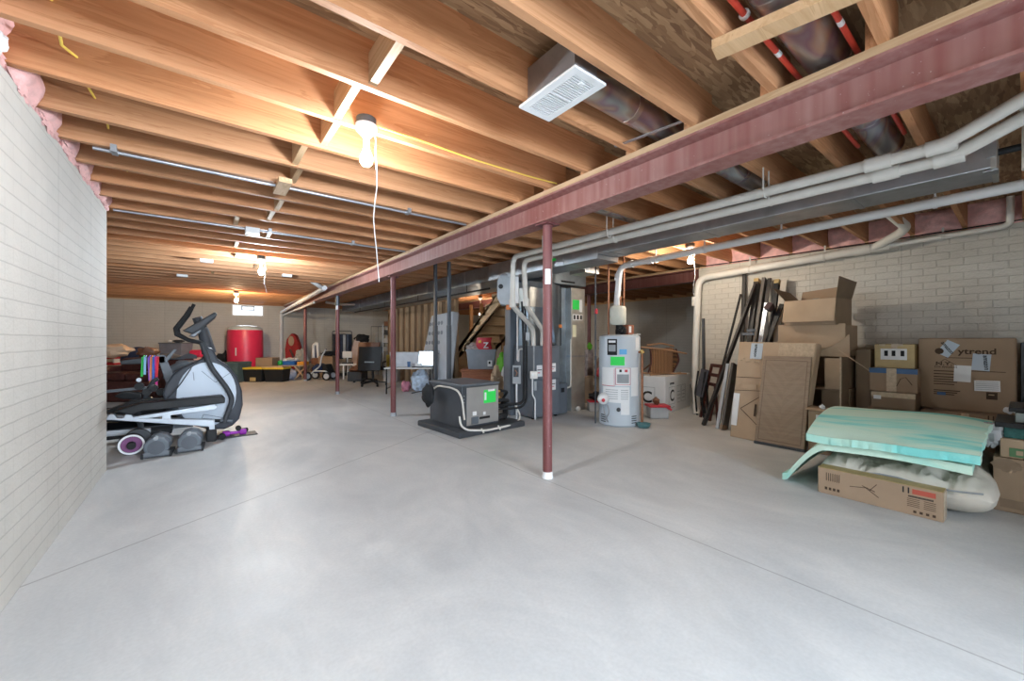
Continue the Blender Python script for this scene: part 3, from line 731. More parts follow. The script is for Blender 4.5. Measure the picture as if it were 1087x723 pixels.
# tall grey cabinet with humidifier
t = thing('air_handler', 'tall slate grey air handler cabinet left of the furnace', 'cabinet', (3.80, 4.93, 0))
bx(.0, .165, .0, .14, 0, 1.70).build('left_section', M_SLATE, t, bevel=.006)
bx(-.004, 0, .01, .13, .05, 1.65).build('side_panel', M_SLATE2, t)
bx(.0, .16, .02, .12, 1.70, 2.15).build('grey_chase', M_CARD3, t)
t = thing('humidifier', 'white rounded plastic humidifier mounted high left of the furnace', 'humidifier', (3.60, 4.74, 1.94), YAW)
b = B(); s = [(-.10, -.23), (.12, -.23), (.155, -.19), (.155, .19), (.12, .23), (-.10, .23), (-.155, .12), (-.155, -.12)]
b.prism(s, -.05, .20); b.build('housing', mat('pale blue grey plastic', (.46, .52, .58), .4), t, bevel=.025)
bx(.10, .165, -.07, .20, -.21, .21).build('white_side_rim', M_WHITE, t, bevel=.012)
B().disc_y((-.10, .04), .035, -.062, -.045, 16).build('knob', M_CHAR, t, True)
bx(-.02, .05, -.04, .03, -.30, -.23).build('water_valve', mat('orange valve', (.75, .22, .05), .5), t, bevel=.006)
B().tube([(.02, 0, -.27), (.14, 0, -.27)], .012, 8).build('inlet_pipe', M_EMT, t, True)
# conduits and boxes on the wall of the air handler
pvc('conduit', 'thin white conduit running down to the grey disconnect box', [(3.78, 4.73, 1.62), (3.78, 4.73, .88), (3.80, 4.72, .86), (3.80, 4.72, 1.05), (3.90, 4.70, 1.05)], .012, .04, (), M_WHITE)
t = thing('disconnect_box', 'grey electrical disconnect box with open cover on white conduit', 'electrical box', (3.62, 4.55, .55), YAW)
bx(-.06, .06, -.03, .03, 0, .27).build('box', M_GREY, t, bevel=.006)
bx(-.045, .03, -.034, -.03, .10, .24).build('open_front', M_CHAR, t)
B().tube([(-.02, -.04, .2), (.01, -.05, .16), (-.01, -.04, .12)], .006, 6).build('wires', M_COP, t, True)
B().tube([(0, 0, 0), (0, 0, -.535), (.1, -.1, -.535)], .013, 8).build('lower_conduit', M_WHITE, t, True)
t = thing('switch_box', 'small white switch box on the left edge of the furnace', 'electrical box', (3.84, 4.42, .62), YAW)
bx(-.055, .055, -.03, .03, 0, .11).build('box', M_PVC, t, bevel=.005)
bx(-.03, -.005, -.034, -.03, .04, .08).build('switch', M_WHITE, t)
bx(0, .04, -.03, .03, -.17, -.04).build('lower_box', M_GREY, t)
B().tube([(0, 0, .11), (0, 0, .48)], .011, 8).build('upper_conduit', M_EMT, t, True)
B().tube([(-.02, 0, 0), (-.02, 0, -.24), (.02, 0, -.30), (.02, 0, -.60)], .011, 8, .03).build('lower_conduit', M_WHITE, t, True)
bx(-.12, -.06, -.02, .02, .56, .68).build('transformer_box', M_GREY, t, bevel=.005)
for i, (dx, r, lab) in enumerate(((0, .021, 'black insulated refrigerant line left of the furnace'), (.05, .015, 'thinner dark insulated line beside the furnace'))):
    b = B(); b.tube([(3.70+dx, 4.52, 1.75), (3.72+dx, 4.50, 1.0), (3.70+dx, 4.48, .30), (3.60, 4.46-dx, .27-dx), (3.25, 4.60-dx, .26-dx)], r, 10, .08)
    tag(b.build('refrigerant_line', M_RUB, None, True), lab, 'pipe')
# compressor section
t = thing('compressor_cabinet', 'dark low compressor cabinet on a black pad with bright green sticker', 'compressor', (2.50, 4.31, 0), math.radians(4))
W_, D_ = .60, .78
bx(-.09, 1.0, -.16, .86, 0, .075).build('pad', M_CHAR, t, bevel=.015)
bx(.06, .06+W_, 0, D_, .075, .60).build('cabinet', M_STEELD, t, bevel=.008)
bx(.05, .07+W_, -.01, D_+.01, .60, .625).build('lid', M_SLATE, t, bevel=.008)
bx(.13, .05+W_, -.006, 0, .10, .58).build('front_panel', mat('warm grey panel', (.36, .35, .34), .35, .3, var=.05), t, bevel=.003)
g = bx(.40, .60, -.009, -.006, .36, .53).build('green_sticker', M_GREEN, t)
bx(.41, .44, -.0105, -.009, .40, .50).build('white_strip', M_PAPER, g)
bx(.47, .58, -.0105, -.009, .51, .535).build('white_strip', M_PAPER, g)
bx(.22, .28, -.010, -.006, .22, .27).build('white_label', M_PAPER, t)
bx(.20, .31, -.012, -.006, .11, .20).build('service_port', M_SLATE, t)
bx(.33, .50, -.009, -.006, .16, .19).build('dark_label', M_BLACK, t)
bx(.39, .43, -.009, -.006, .21, .25).build('small_logo', M_PAPER, t)
for z in (.48, .44, .40): B().disc_y((.09, z), .008, -.006, 0, 10).build('screw', M_EMT, t)
B().tube([(.05, .70, .50), (.045, .55, .57), (.03, .2, .575), (.02, .02, .55), (.03, -.05, .45), (.05, -.07, .20)], .013, 8, .08).build('grey_cord', M_PVCG, t, True)
B().tube([(.01, -.02, .24), (-.0, -.06, .13), (.04, -.14, .085), (.3, -.19, .05), (.7, -.16, .05), (.95, -.08, .06), (1.06, .0, .12), (1.06, .12, .26)], .013, 8, .08).build('white_drain_hose', M_PVC, t, True)
for x in (.25, .52): B().bar((x, -.2, .03), (x, -.15, .075), .02, .012).build('hose_clip', M_PVC, t)
for i, (y, z, r) in enumerate(((.05, .14, .04), (.12, .27, .03), (.05, .36, .026), (.1, .48, .02))):
    B().tube([(.06+W_, y, z), (.75, y-.02, z+.01), (.86+.03*i, y+.05, z-.03), (1.0, y+.20, z*.4+.15)], r, 10, .06).build('hose', M_RUB, t, True)
for z in (.49, .41): B().tube([(.06+W_, .03, z), (.70, .03, z)], .018, 8).build('brass_port', mat('brass', (.55, .38, .14), .4, .8), t, True)
B().blob((-.06, .62, .45), (.06, .12, .15), .15, 5).build('coiled_whip', M_RUB, t, True)
# two dark standpipes behind it
for i, (x, y, lab) in enumerate(((2.95, 5.80, 'left of two dark square posts behind the compressor cabinet'), (3.06, 5.55, 'right of two dark square posts behind the compressor cabinet'))):
    t = thing('dark_post', lab, 'post', (x, y, 0), 0, 'dark square posts')
    bx(-.03, .03, -.03, .03, .0, 1.42).build('lower_tube', M_STEELD, t, bevel=.005)
    bx(-.024, .024, -.024, .024, 1.42, 2.42).build('upper_tube', M_STEELD, t, bevel=.004)
    bx(-.055, .055, -.055, .055, 0, .012).build('base_plate', M_STEELD, t)

# ================================================================ WATER HEATER
t = thing('water_heater', 'tall light grey water heater with bright green sticker and white labels', 'water heater', (4.70, 3.55, 0))
R = .285
B().lathe([(R-.02, 0), (R, .02), (R, 1.22), (R-.012, 1.245), (R-.05, 1.26), (.05, 1.265)], 40).build('tank', M_TANK, t, True)
def patch(name, m, u0, u1, z0, z1, parent, dr=.0015):     # sticker on the tank; u in metres from the centre line facing the camera
    b = B(); n = 10; c = math.atan2(-3.55, -4.70); rr = R+dr
    for k in range(n):
        a0 = c+(u0+(u1-u0)*k/n)/R; a1 = c+(u0+(u1-u0)*(k+1)/n)/R
        b.add([(rr*math.cos(a0), rr*math.sin(a0), z0), (rr*math.cos(a1), rr*math.sin(a1), z0), (rr*math.cos(a1), rr*math.sin(a1), z1), (rr*math.cos(a0), rr*math.sin(a0), z1)], [(0, 1, 2, 3)])
    return b.build(name, m, parent)
l = patch('black_label', M_BLACK, -.17, -.03, .98, 1.20, t)
patch('printed_mark', M_PAPER, -.15, -.05, 1.15, 1.18, l, .002); patch('printed_mark', M_GREY, -.15, -.05, 1.03, 1.12, l, .002)
patch('blue_label', mat('energy blue', (.10, .38, .70), .5), .0, .10, .99, 1.06, t)
patch('green_sticker', M_GREEN, -.12, .07, .84, .96, t)
l = patch('white_label', M_PAPER, -.27, -.06, .56, .81, t)
patch('red_border', M_RED, -.27, -.06, .555, .562, l, .002); patch('red_border', M_RED, -.07, -.065, .57, .80, l, .002)
l = patch('white_label', M_PAPER, -.05, .15, .56, .81, t)
for z in (.80, .575): patch('red_border', M_RED, -.05, .15, z, z+.006, l, .002)
for x in (-.05, .145): patch('red_border', M_RED, x, x+.006, .575, .80, l, .002)
patch('warning_symbol', M_RED, .07, .11, .75, .785, l, .0025); patch('warning_symbol', M_INK, .0, .03, .75, .785, l, .0025)
patch('text_block', M_GREY, -.03, .13, .60, .72, l, .0018)
l = patch('white_label', M_PAPER, -.25, .14, .33, .545, t)
for z in (.50, .47, .44, .41, .38): patch('printed_line', M_GREY, -.20, -.02, z, z+.008, l, .002); patch('printed_line', M_GREY, .02, .12, z, z+.008, l, .002)
patch('white_label', M_PAPER, .16, .30, .42, .81, t)
patch('white_label', M_PAPER, .02, .14, -.0+.17, .36-.02, t)
patch('white_label', M_PAPER, .24, .33, 1.05, 1.22, t)
for z in (.05, .08, .11, .14): patch('burner_slot', M_BLACK, .17, .26, z, z+.012, t); patch('burner_slot', M_BLACK, -.30, -.20, z, z+.012, t)
c0 = math.atan2(-3.55, -4.70)
def on_tank(u, z, d=0): a = c0+u/R; return Vector(((R+d)*math.cos(a), (R+d)*math.sin(a), z))
p = on_tank(-.19, .38, .06)
B().blob(tuple(p), (.085, .075, .08), .05, 1).build('gas_valve', M_WHITE, t, True)
p2 = on_tank(-.15, .37, .13); B().blob(tuple(p2), (.025, .02, .025), .02, 1).build('valve_knob', M_RED, t, True)
B().tube([on_tank(-.20, .30, .05), on_tank(-.18, .18, .05), on_tank(-.14, .06, .03)], .010, 8, .04).build('burner_tubes', M_EMT, t, True)
B().tube([on_tank(-.14, .30, .05), on_tank(-.11, .20, .07), on_tank(-.16, .12, .04)], .008, 8, .04).build('burner_tubes', M_EMT, t, True)
B().tube([on_tank(-.01, .24, -.01), on_tank(-.01, .24, .02)], .028, 12).build('sight_glass', M_CHAR, t, True)
B().tube([on_tank(.32, 1.02, 0), on_tank(.32, 1.02, .05), on_tank(.32, .06, .05)], .016, 10, .03).build('relief_pipe', M_COP, t, True)
B().tube([on_tank(.32, 1.05, .04), on_tank(.32, 1.0, .06)], .026, 10).build('relief_valve', mat('brass', (.55, .38, .14), .4, .8), t, True)
B().lathe([(.055, 1.265), (.055, 1.33), (.05, 1.34), (.05, 1.42)], 16).build('blower_inlet', M_BLACK, t, True)
B().lathe([(.10, 0), (.115, .02), (.115, .23), (.10, .26), (.06, .27)], 24, c=(-.06, -.02, 1.40)).build('vent_blower_drum', mat('cream drum', (.60, .60, .52), .45), t, True)
bx(.02, .15, -.14, -.02, 1.265, 1.40).build('control_box', mat('brown control box', (.30, .10, .05), .5), t, bevel=.008)
bx(.03, .08, -.144, -.14, 1.29, 1.38).build('control_label', M_PAPER, t)
B().blob((-.10, -.12, 1.32), (.06, .05, .05), .3, 9).build('wiring_loop', M_BLACK, t, True)
bx(.12, .22, -.2, -.1, 1.262, 1.272).build('loose_paper', M_PAPER, t)
B().tube([(-.115, .10, 1.26), (-.115, .10, 2.45)], .013, 10).build('copper_pipe', M_COP, t, True)
B().tube([(.16, .04, 1.26), (.16, .04, 2.55)], .013, 10).build('copper_pipe', M_COP, t, True)
B().tube([(.0, -.02, 1.66), (.0, -.02, 1.80), (.16, .04, 1.80)], .011, 10, .03).build('copper_loop', M_COP, t, True)
t = thing('teal_dish', 'small teal plastic dish on the floor under the water heater relief pipe', 'dish', (4.72, 3.17, 0))
B().lathe([(.06, 0), (.085, .02), (.095, .06), (.085, .06), (.07, .02)], 20).build('dish', mat('teal plastic', (.08, .19, .20), .5), t, True)
b = B(); b.tube([(4.42, 3.75, 2.42), (4.42, 3.75, 0)], .011, 8)
for z in (1.55, .9): b.tube([(4.42, 3.75, z), (4.42, 3.75, z+.06)], .017, 8)
o = b.build('gas_pipe', M_STEELD, None, True); tag(o, 'thin dark gas pipe dropping beside the water heater', 'pipe')
bx(-.018, .018, -.012, .012, 1.56, 1.63).build('red_valve_tag', M_RED, o, at=(4.42, 3.735, 0))

# ================================================================ CARTONS AND BEDDING ON THE RIGHT
FX = (PI/2, 0, -PI/2)       # lettering on a face that looks along -X
FY = (PI/2, 0, 0)           # lettering on a face that looks along -Y
def carton(label, x0, x1, y0, y1, z0, z1, m, rz=0, name='cardboard_box', tape=True, group=None, bev=.006):
    cx, cy = (x0+x1)/2, (y0+y1)/2; w, d, h = (x1-x0)/2, (y1-y0)/2, z1-z0
    t = thing(name, label, 'box', (cx, cy, z0), rz, group)
    bx(-w, w, -d, d, 0, h).build('carton', m, t, bevel=bev)
    if tape:
        b = B(); q = .0012
        b.box(-w-q, w+q, -.025, .025, h, h+q).box(-w-q, -w, -.025, .025, h*.72, h)
        b.build('parcel_tape', M_TAPE, t)
    return t, w, d, h
class Plane:
    """a leaning board given by its four front corners and its thickness"""
    def __init__(s, bl, br, tl, tr, th):
        s.c = [Vector(p) for p in (bl, br, tl, tr)]; s.th = th
        s.n = (s.c[1]-s.c[0]).cross(s.c[2]-s.c[0]).normalized()
    def pt(s, a, b, off=0):
        bl, br, tl, tr = s.c; return (bl*(1-a)+br*a)*(1-b)+(tl*(1-a)+tr*a)*b+s.n*off
    def plate(s, a0, a1, b0, b1, off, th):
        f = [s.pt(a0, b0, off), s.pt(a1, b0, off), s.pt(a1, b1, off), s.pt(a0, b1, off)]
        k = [p-s.n*th for p in f]
        return B().hexa([f[0], f[1], k[1], k[0], f[3], f[2], k[2], k[3]])
    def poly(s, pts, off, th):
        n = len(pts); vs = [s.pt(a, b, off) for a, b in pts]+[s.pt(a, b, off-th) for a, b in pts]
        return B().add(vs, [tuple(range(n)), tuple(range(2*n-1, n-1, -1))]+[(i, i+n, (i+1) % n+n, (i+1) % n) for i in range(n)])
    def rot(s, spin=0):
        x = (s.c[1]-s.c[0]).normalized(); y = s.n.cross(x)
        return (Matrix((x, y, s.n)).transposed() @ Matrix.Rotation(spin, 3, 'Z')).to_euler()
t = thing('flattened_box', 'big flattened cardboard box leaning upright behind the wooden panel', 'box', (0, 0, 0))
P = Plane((5.13, 2.23, 0), (5.05, 1.46, 0), (5.42, 2.24, 1.165), (5.40, 1.41, 1.155), .11)
P.plate(0, 1, 0, 1, 0, .11).build('carton', M_CARD2, t, bevel=.012)
P.plate(.18, .34, .82, .985, .002, .002).build('pale_label', M_LBLUE, t)
lettering('amazon', .052, M_INK, t, P.pt(.235, .975, .003), P.rot(-PI/2))
P.plate(.0, .09, .12, .45, .002, .002).build('white_label', M_PAPER, t)
P.poly([(.12, .505), (.34, .505), (.33, .555), (.13, .555)], .03, .006).build('torn_flap', M_CARD2, t)
b = B()
for a, c in (((.12, .30), (.42, .46)), ((.42, .46), (.42, .14)), ((.42, .14), (.12, .30)), ((0, .48), (.45, .50)), ((0, .62), (.45, .63))):
    b.bar(P.pt(*a, .001), P.pt(*c, .001), .006, .002, P.n)
b.build('printed_triangle', M_INKB, t)
B().bar(P.pt(.335, .24, .001), P.pt(.335, .36, .001), .022, .002, P.n).build('printed_mark', M_INKB, t)
P.plate(.55, .98, .86, .99, .002, .002).build('crumpled_tape', M_TAPE, t)
b = B()
for i in range(9): b.blob(tuple(P.pt(.06+.04*i, .80+.02*math.sin(i*2), .002)), (.012, .012, .005), .3, i, nu=8, nv=5)
b.build('tape_glints', M_TAPE, t)
t = thing('table_leaf', 'flat wooden table leaf with herringbone veneer leaning on the flattened box', 'panel', (0, 0, 0))
P = Plane((5.005, 1.905, .012), (4.995, 1.425, .012), (5.255, 1.90, 1.0), (5.245, 1.425, 1.0), .028)
P.plate(0, 1, 0, 1, 0, .028).build('board', M_OAK, t, bevel=.004)
P.plate(-.005, 1.005, -.008, .02, .004, .036).build('dark_bottom_edge', M_CHAR, t)
b = B()
for a, c in (((.07, .05), (.93, .05)), ((.93, .05), (.93, .95)), ((.93, .95), (.07, .95)), ((.07, .95), (.07, .05))):
    b.bar(P.pt(*a, .0006), P.pt(*c, .0006), .007, .0015, P.n)
b.build('inlaid_border', wood('dark inlay', (.22, .15, .10), (.17, .11, .07), 2, rnd=False), t)
def herring(par):
    b1, b2 = B(), B()
    for k in range(-3, 14):
        for side in (0, 1):
            z0 = .05+k*.075
            q = [(.5, z0), (.93 if side else .07, z0+.26), (.93 if side else .07, z0+.335), (.5, z0+.075)]
            q = [(a, min(max(c, .055), .945)) for a, c in q]
            if len({c for a, c in q}) < 2: continue
            if side: q = q
            (b1 if (k+side) % 2 else b2).add([P.pt(a, c, .0004) for a, c in q], [(0, 1, 2, 3)])
    b1.build('veneer_strips', wood('oak veneer light', (.335, .245, .17), (.285, .20, .135), 1, rnd=False), par)
    b2.build('veneer_strips', wood('oak veneer dark', (.315, .23, .155), (.265, .185, .125), 1, rnd=False), par)
herring(t)
t, w, d, h = carton('small upright cardboard box with open torn top and white label, beside the wooden panel', 5.06, 5.22, 1.16, 1.405, 0, .44, M_CARD, tape=False)
bx(-w-.002, -w, -.045, .055, h-.075, h-.035).build('white_label', M_PAPER, t); bx(-w-.0025, -w-.002, -.03, .04, h-.062, h-.055).build('printed_line', M_INK, t)
B().hexa([(-w-.02, -d-.01, h+.0), (w+.02, -d-.01, h+.012), (w+.02, d+.02, h+.03), (-w-.02, d+.02, h+.01), (-w-.02, -d-.01, h+.006), (w+.02, -d-.01, h+.018), (w+.02, d+.02, h+.036), (-w-.02, d+.02, h+.016)]).build('loose_top_flap', M_CARD2, t)
bx(-w+.03, w-.02, -d-.002, -d, h*.55, h*.9).build('green_print', mat('faded green print', (.10, .17, .12), .7), t)
B().blob((0, .02, h+.04), (.02, .025, .025), .3, 4).build('crumpled_paper', M_PAPER, t, True)
# tall box standing open at the front
t = thing('cardboard_box', 'tall cardboard box standing open with torn flaps, between panel and wall', 'box', (5.56, 1.24, 0))
b = B(); k = .012
b.box(0, .60, 0, k, 0, 1.0).box(0, .60, .52, .52+k, 0, 1.0).box(.588, .60, k, .52, 0, 1.0).box(0, .588, k, .52, 0, k).box(0, .588, k, .52, .62, .632)
b.build('carton_shell', M_CARD3, t)
bx(.05, .06, .012, .16, .632, .98).build('inner_flap', M_CARD2, t)
bx(.10, .112, .012, .20, .012, .62).build('inner_sheet', M_CARD, t)
B().disc_y((.2, .28), .05, .30, .31).build('blue_print', M_BLUE, t)
bx(-.004, .03, -.002, .014, .0, 1.0).build('tape_edge', M_TAPE, t)
B().bar((.03, -.01, 1.04), (-.13, -.22, .90), .15, .006, (.4, 1, 0)).build('side_flap', M_CARD2, t)
B().slab(lambda u, v: (.04-.02*u+.03*v, .36-.42*v, 1.0+.06*math.sin(u*2)+.20*u*(v**2.5)), lambda u, v: (.046-.02*u+.03*v, .36-.42*v, .998+.06*math.sin(u*2)+.20*u*(v**2.5)), 6, 12).build('front_flap', M_CARD2, t)
for i, z in enumerate((.30, .62)):
    bx(.30, .598, -.02, -.002, z-.3+.02, z).build('dark_side_print', M_CARD3, t)
# two pale boxes stacked above
t, w, d, h = carton('wide pale cardboard box lying across the tall stack, under the open box', 5.66, 6.26, 1.24, 1.86, 1.06, 1.36, M_CARD2, tape=False)
bx(-w-.008, -w-.001, -d-.015, d+.02, .03, h+.012).build('front_flap', M_CARD2, t)
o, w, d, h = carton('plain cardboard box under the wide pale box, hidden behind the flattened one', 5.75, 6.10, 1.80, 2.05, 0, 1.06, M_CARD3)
t = thing('cardboard_box', 'topmost open cardboard box with raised flaps on the tall stack', 'box', (5.84, 1.53, 1.36), math.radians(-6))
b = B(); w, d, h, k = .22, .26, .30, .01
b.box(-w, -w+k, -d, d, 0, h).box(w-k, w, -d, d, 0, h).box(-w+k, w-k, -d, -d+k, 0, h).box(-w+k, w-k, d-k, d, 0, h).box(-w+k, w-k, -d+k, d-k, 0, k)
b.build('carton', M_CARD, t)
def flap(a, c, e, f, m=M_CARD):
    B().hexa([a, c, tuple(Vector(c)+Vector((.006, .004, 0))), tuple(Vector(a)+Vector((.006, .004, 0))), e, f, tuple(Vector(f)+Vector((.006, .004, 0))), tuple(Vector(e)+Vector((.006, .004, 0)))]).build('flap', m, t)
flap((-w, -d, h), (w, -d, h), (-w+.0, -d-.03, h+.24), (w, -d-.05, h+.20), M_CARD3)
flap((w-k, -d, h), (w-k, d, h), (w+.04, -d, h+.18), (w+.04, d, h+.14), M_CARD)
flap((-w, d-k, h), (w, d-k, h), (-w+.02, d+.14, h+.18), (w, d+.12, h+.14), M_CARD3)
flap((-w, -d, h), (-w, d, h), (-w-.05, -d, h-.26), (-w-.05, d, h-.26), M_CARD2)
B().blob((.02, .05, h-.04), (.16, .18, .06), .25, 6).build('plastic_wrap', M_CLEAR, t, True)
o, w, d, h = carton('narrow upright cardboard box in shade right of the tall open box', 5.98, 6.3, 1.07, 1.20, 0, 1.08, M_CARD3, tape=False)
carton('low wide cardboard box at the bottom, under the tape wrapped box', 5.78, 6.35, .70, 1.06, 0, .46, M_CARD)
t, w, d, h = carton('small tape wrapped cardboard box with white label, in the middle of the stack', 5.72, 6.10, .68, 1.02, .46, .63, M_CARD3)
bx(-w-.003, -w, -d, d, h-.05, h).build('crumpled_tape', M_TAPE, t); bx(-w-.004, -w-.003, .09, .15, h-.075, h-.035).build('white_label', M_PAPER, t)
t, w, d, h = carton('cardboard box with dark blue top band under the yellow taped box', 5.86, 6.32, .68, 1.06, .63, .88, M_CARD)
bx(-w-.002, -w, -d, d, h-.055, h).build('blue_band', M_BLUE, t); bx(-w-.003, -w, -.03, .05, .0, h).build('tape_strip', M_TAPE, t)
b = B(); b.tube([(-w-.001, -d+.04, .08), (-w-.001, -d+.09, .16), (-w-.001, -d+.13, .14), (-w-.001, -d+.16, .06)], .003, 6); b.build('printed_drawing', M_INKB, t)
t, w, d, h = carton('yellow taped cardboard box with white shipping label, topmost of its stack', 5.94, 6.34, .71, 1.03, .88, 1.14, M_KRAFT)
l = bx(-w-.002, -w, -.10, .11, .09, .21).build('shipping_label', M_PAPER, t)
for y in (-.08, -.01, .05): bx(-w-.003, -w-.002, y, y+.03, .13, .19).build('barcode', M_INK, l)
for y in (-.05, .09): bx(-w-.003, -w, y-.02, y+.03, h-.02, h+.001).build('glossy_tape', M_TAPE, t)
# the big box with the store labels
t, w, d, h = carton('large cardboard furniture box with two pale blue labels, leaning on the wall', 6.06, 6.30, .045, .70, .47, 1.205, M_CARD, tape=False, bev=.014)
q = -w-.002
def on_face(y, z, wd, hd, ang, m, name, par, off=0):
    M = Matrix.Translation((q-off, y, z)) @ Matrix.Rotation(ang, 4, 'X')
    return B().box(-.0008, .001, -wd/2, wd/2, -hd/2, hd/2, M).build(name, m, par)
Yc = (.045+.70)/2
l = on_face(.485-Yc, 1.095-.47, .10, .155, math.radians(32), M_LBLUE, 'store_label', t)
lettering('amazon', .045, M_INK, l, (q-.0015, .485-Yc+.050, 1.095-.47+.062), (PI/2, -math.radians(-58), -PI/2))
l = on_face(.262-Yc, .965-.47, .118, .165, math.radians(4), M_LBLUE, 'store_label', t)
lettering('amazon', .047, M_INK, l, (q-.0015, .262-Yc-.012, .965-.47+.068), (PI/2, PI/2-.07, -PI/2))
lettering('ytrend', .082, M_INKB, t, (q, .415-Yc, 1.045-.47), FX, sx=1.15)
B().tube([(q-.001, .545-Yc, 1.07-.47), (q+.001, .545-Yc, 1.07-.47)], .032, 18).build('printed_logo', M_INKB, t)
[lettering(c_, .05, M_INKB, t, (q, y_-Yc, .925-.47), FX, 'CENTER', sx=1.3) for c_, y_ in (('N.', .54), ('Y.', .48))]
lettering('LOS ANGELES', .026, M_INKB, t, (q, .50-Yc, .898-.47), FX, 'CENTER')
b = B(); b.tube([(q, .575-Yc, .915-.47), (q, .51-Yc, .985-.47), (q, .50-Yc, .985-.47), (q, .42-Yc, .92-.47)], .002, 4); b.build('printed_roof', M_INKB, t)
for i, z in enumerate((.86, .83, .80, .775, .75, .725, .66, .64, .62)):
    bx(q-.0004, q+.001, .40-Yc+.02*(i % 3), .585-Yc, z-.47, z-.47+.009).build('printed_line', M_INKB, t)
for z in (1.00, .872): bx(q-.0004, q+.001, .11-Yc if z < .9 else .30-Yc, .33-Yc if z < .9 else .50-Yc, z-.47, z-.47+.006).build('printed_line', M_INKB, t)
l = on_face(.385-Yc, .845-.47, .115, .165, .03, M_PAPER, 'white_paper', t)
l = on_face(.225-Yc, .735-.47, .165, .105, -.03, M_PAPER, 'printed_sheet', t, .0005)
for k in range(5): on_face(.225-Yc, .70-.47+k*.018, .145, .004, -.03, M_GREY, 'printed_line', l, .002)
l = on_face(.195-Yc, .64-.47, .07, .07, 0, M_INKB, 'handling_mark', t); bx(q-.0025, q-.001, .18-Yc, .215-Yc, .645-.47, .655-.47).build('pale_print', M_CARD2, l)
bx(q-.001, q+.001, .50-Yc, .56-Yc, .615-.47, .645-.47).build('blue_mark', M_BLUE, t)
B().blob((q+.01, -.30, .05), (.02, .05, .04), .4, 8).build('peeling_tape', M_PAPER, t, True)
t, w, d, h = carton('cardboard box on the floor underneath the large furniture box', 5.86, 6.36, .05, .66, 0, .47, M_CARD3)
for y in (-.18, -.15): bx(-w-.002, -w, y, y+.008, .25, h).build('printed_line', M_INKB, t)
# right edge stack
t, w, d, h = carton('worn cardboard box on the floor at the right edge, below the frames', 4.37, 4.95, -.62, .135, 0, .37, M_CARD, rz=.0)
B().blob((-w-.0005, d-.06, h-.05), (.002, .06, .04), .2, 2, 3).build('torn_patch', M_CARD3, t)
bx(-w-.002, -w, d-.17, d-.03, .03, .09).build('printed_panel', M_CARD3, t)
t, w, d, h = carton('flat cardboard box with green print, second in the right edge stack', 4.40, 4.92, -.60, .105, .37, .50, M_CARD2, tape=False)
bx(-w-.002, -w, -d, d-.04, .01, .07).build('green_print', mat('green box print', (.10, .22, .10), .7), t)
for i in range(7): bx(-w-.003, -w-.002, d-.10-i*.05, d-.07-i*.05, .025, .055).build('pale_print', M_CARD2, t)
t = thing('picture_frame', 'dark green glass frame lying on the green print box', 'frame', (4.66, -.25, .50))
bx(-.22, .24, -.34, .34, 0, .075).build('glass_stack', mat('dark green glass edge', (.02, .10, .09), .25, var=.4, scale=30), t, bevel=.004)
t = thing('picture_frame', 'black frame lying above the green glass frame at the right edge', 'frame', (4.63, -.23, .575))
bx(-.22, .25, -.35, .36, 0, .035).build('frame', M_BLACK, t, bevel=.004)
t = thing('glass_shelf', 'grey glass shelf stack lying above the black frame', 'shelf', (4.70, -.26, .61))
bx(-.22, .24, -.35, .30, 0, .065).build('glass', mat('grey glass edge', (.16, .19, .18), .2, var=.2, scale=20), t, bevel=.003)
t = thing('black_tray', 'black tray topmost on the right edge stack', 'tray', (4.74, -.25, .675))
bx(-.22, .24, -.34, .32, 0, .03).build('tray', M_BLACK, t, bevel=.004); bx(-.18, .20, -.30, .22, .03, .10).build('grey_block', M_GREY, t, bevel=.006)
o = B().blob((4.45, .155, .505), (.07, .07, .085), .25, 11, 4).build('plastic_bag', M_CLEAR, None, True); tag(o, 'crumpled clear plastic bag hanging off the right edge stack', 'bag')
t = thing('leaning_panel', 'dark grey brown panel upright against the wall past the furniture box', 'panel', (6.36, -.18, 0))
bx(-.03, .10, -.22, .205, 0, 1.16).build('board', M_STEELD, t, bevel=.006); bx(-.035, -.03, .10, .14, 0, 1.16).build('edge_strip', M_BLACK, t)
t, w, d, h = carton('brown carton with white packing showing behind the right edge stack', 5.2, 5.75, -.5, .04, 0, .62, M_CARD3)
# long box, duvet, toppers
t = thing('long_box', 'long low cardboard box with number 11 and red print, in front of the bedding', 'box', (3.785, .655, 0), math.radians(-1))
bx(0, .125, -.335, .335, 0, .195).build('carton', M_CARD, t, bevel=.006)
bx(.0, .125, -.333, .333, .195, .1975).build('taped_top', M_KRAFT, t)
bx(-.0, .12, -.337, -.335, .01, .19).build('taped_end', M_TAPE, t)
q = -.001
[lettering('1', .055, M_INK, t, (q, y_, .145), FX) for y_ in (-.132, -.158)]
l = bx(q-.0006, q+.002, -.30, -.19, .145, .178).build('red_print', mat('red carton print', (.42, .08, .05), .7), t)
for i, z in enumerate((.128, .122)): bx(q-.0006, q+.002, -.29, -.17, z, z+.004).build('printed_line', M_INK, t)
for i in range(5):
    bx(q-.0006, q+.002, -.225, -.165, .06+i*.012, .063+i*.012).build('printed_line', M_INKB, t); bx(q-.0006, q+.002, -.30, -.245, .06+i*.012, .063+i*.012).build('printed_line', M_INKB, t)
for i in range(7): bx(q-.0006, q+.002, .20+i*.013, .204+i*.013, .105, .165).build('barcode', M_INKB, t)
for i in range(4): bx(q-.0006, q+.002, .20+i*.025, .215+i*.025, .035, .055).build('handling_symbol', M_INKB, t); bx(q-.0006, q+.002, -.30+i*.03, -.285+i*.03, .02, .036).build('handling_symbol', M_INKB, t)
b = B()
for a, c in (((.14, .10), (.05, .115)), ((.05, .115), (-.02, .065)), ((.03, .10), (-.01, .155)), ((.07, .125), (.0, .10))): b.bar((q, a[0], a[1]), (q, c[0], c[1]), .004, .002, (1, 0, 0))
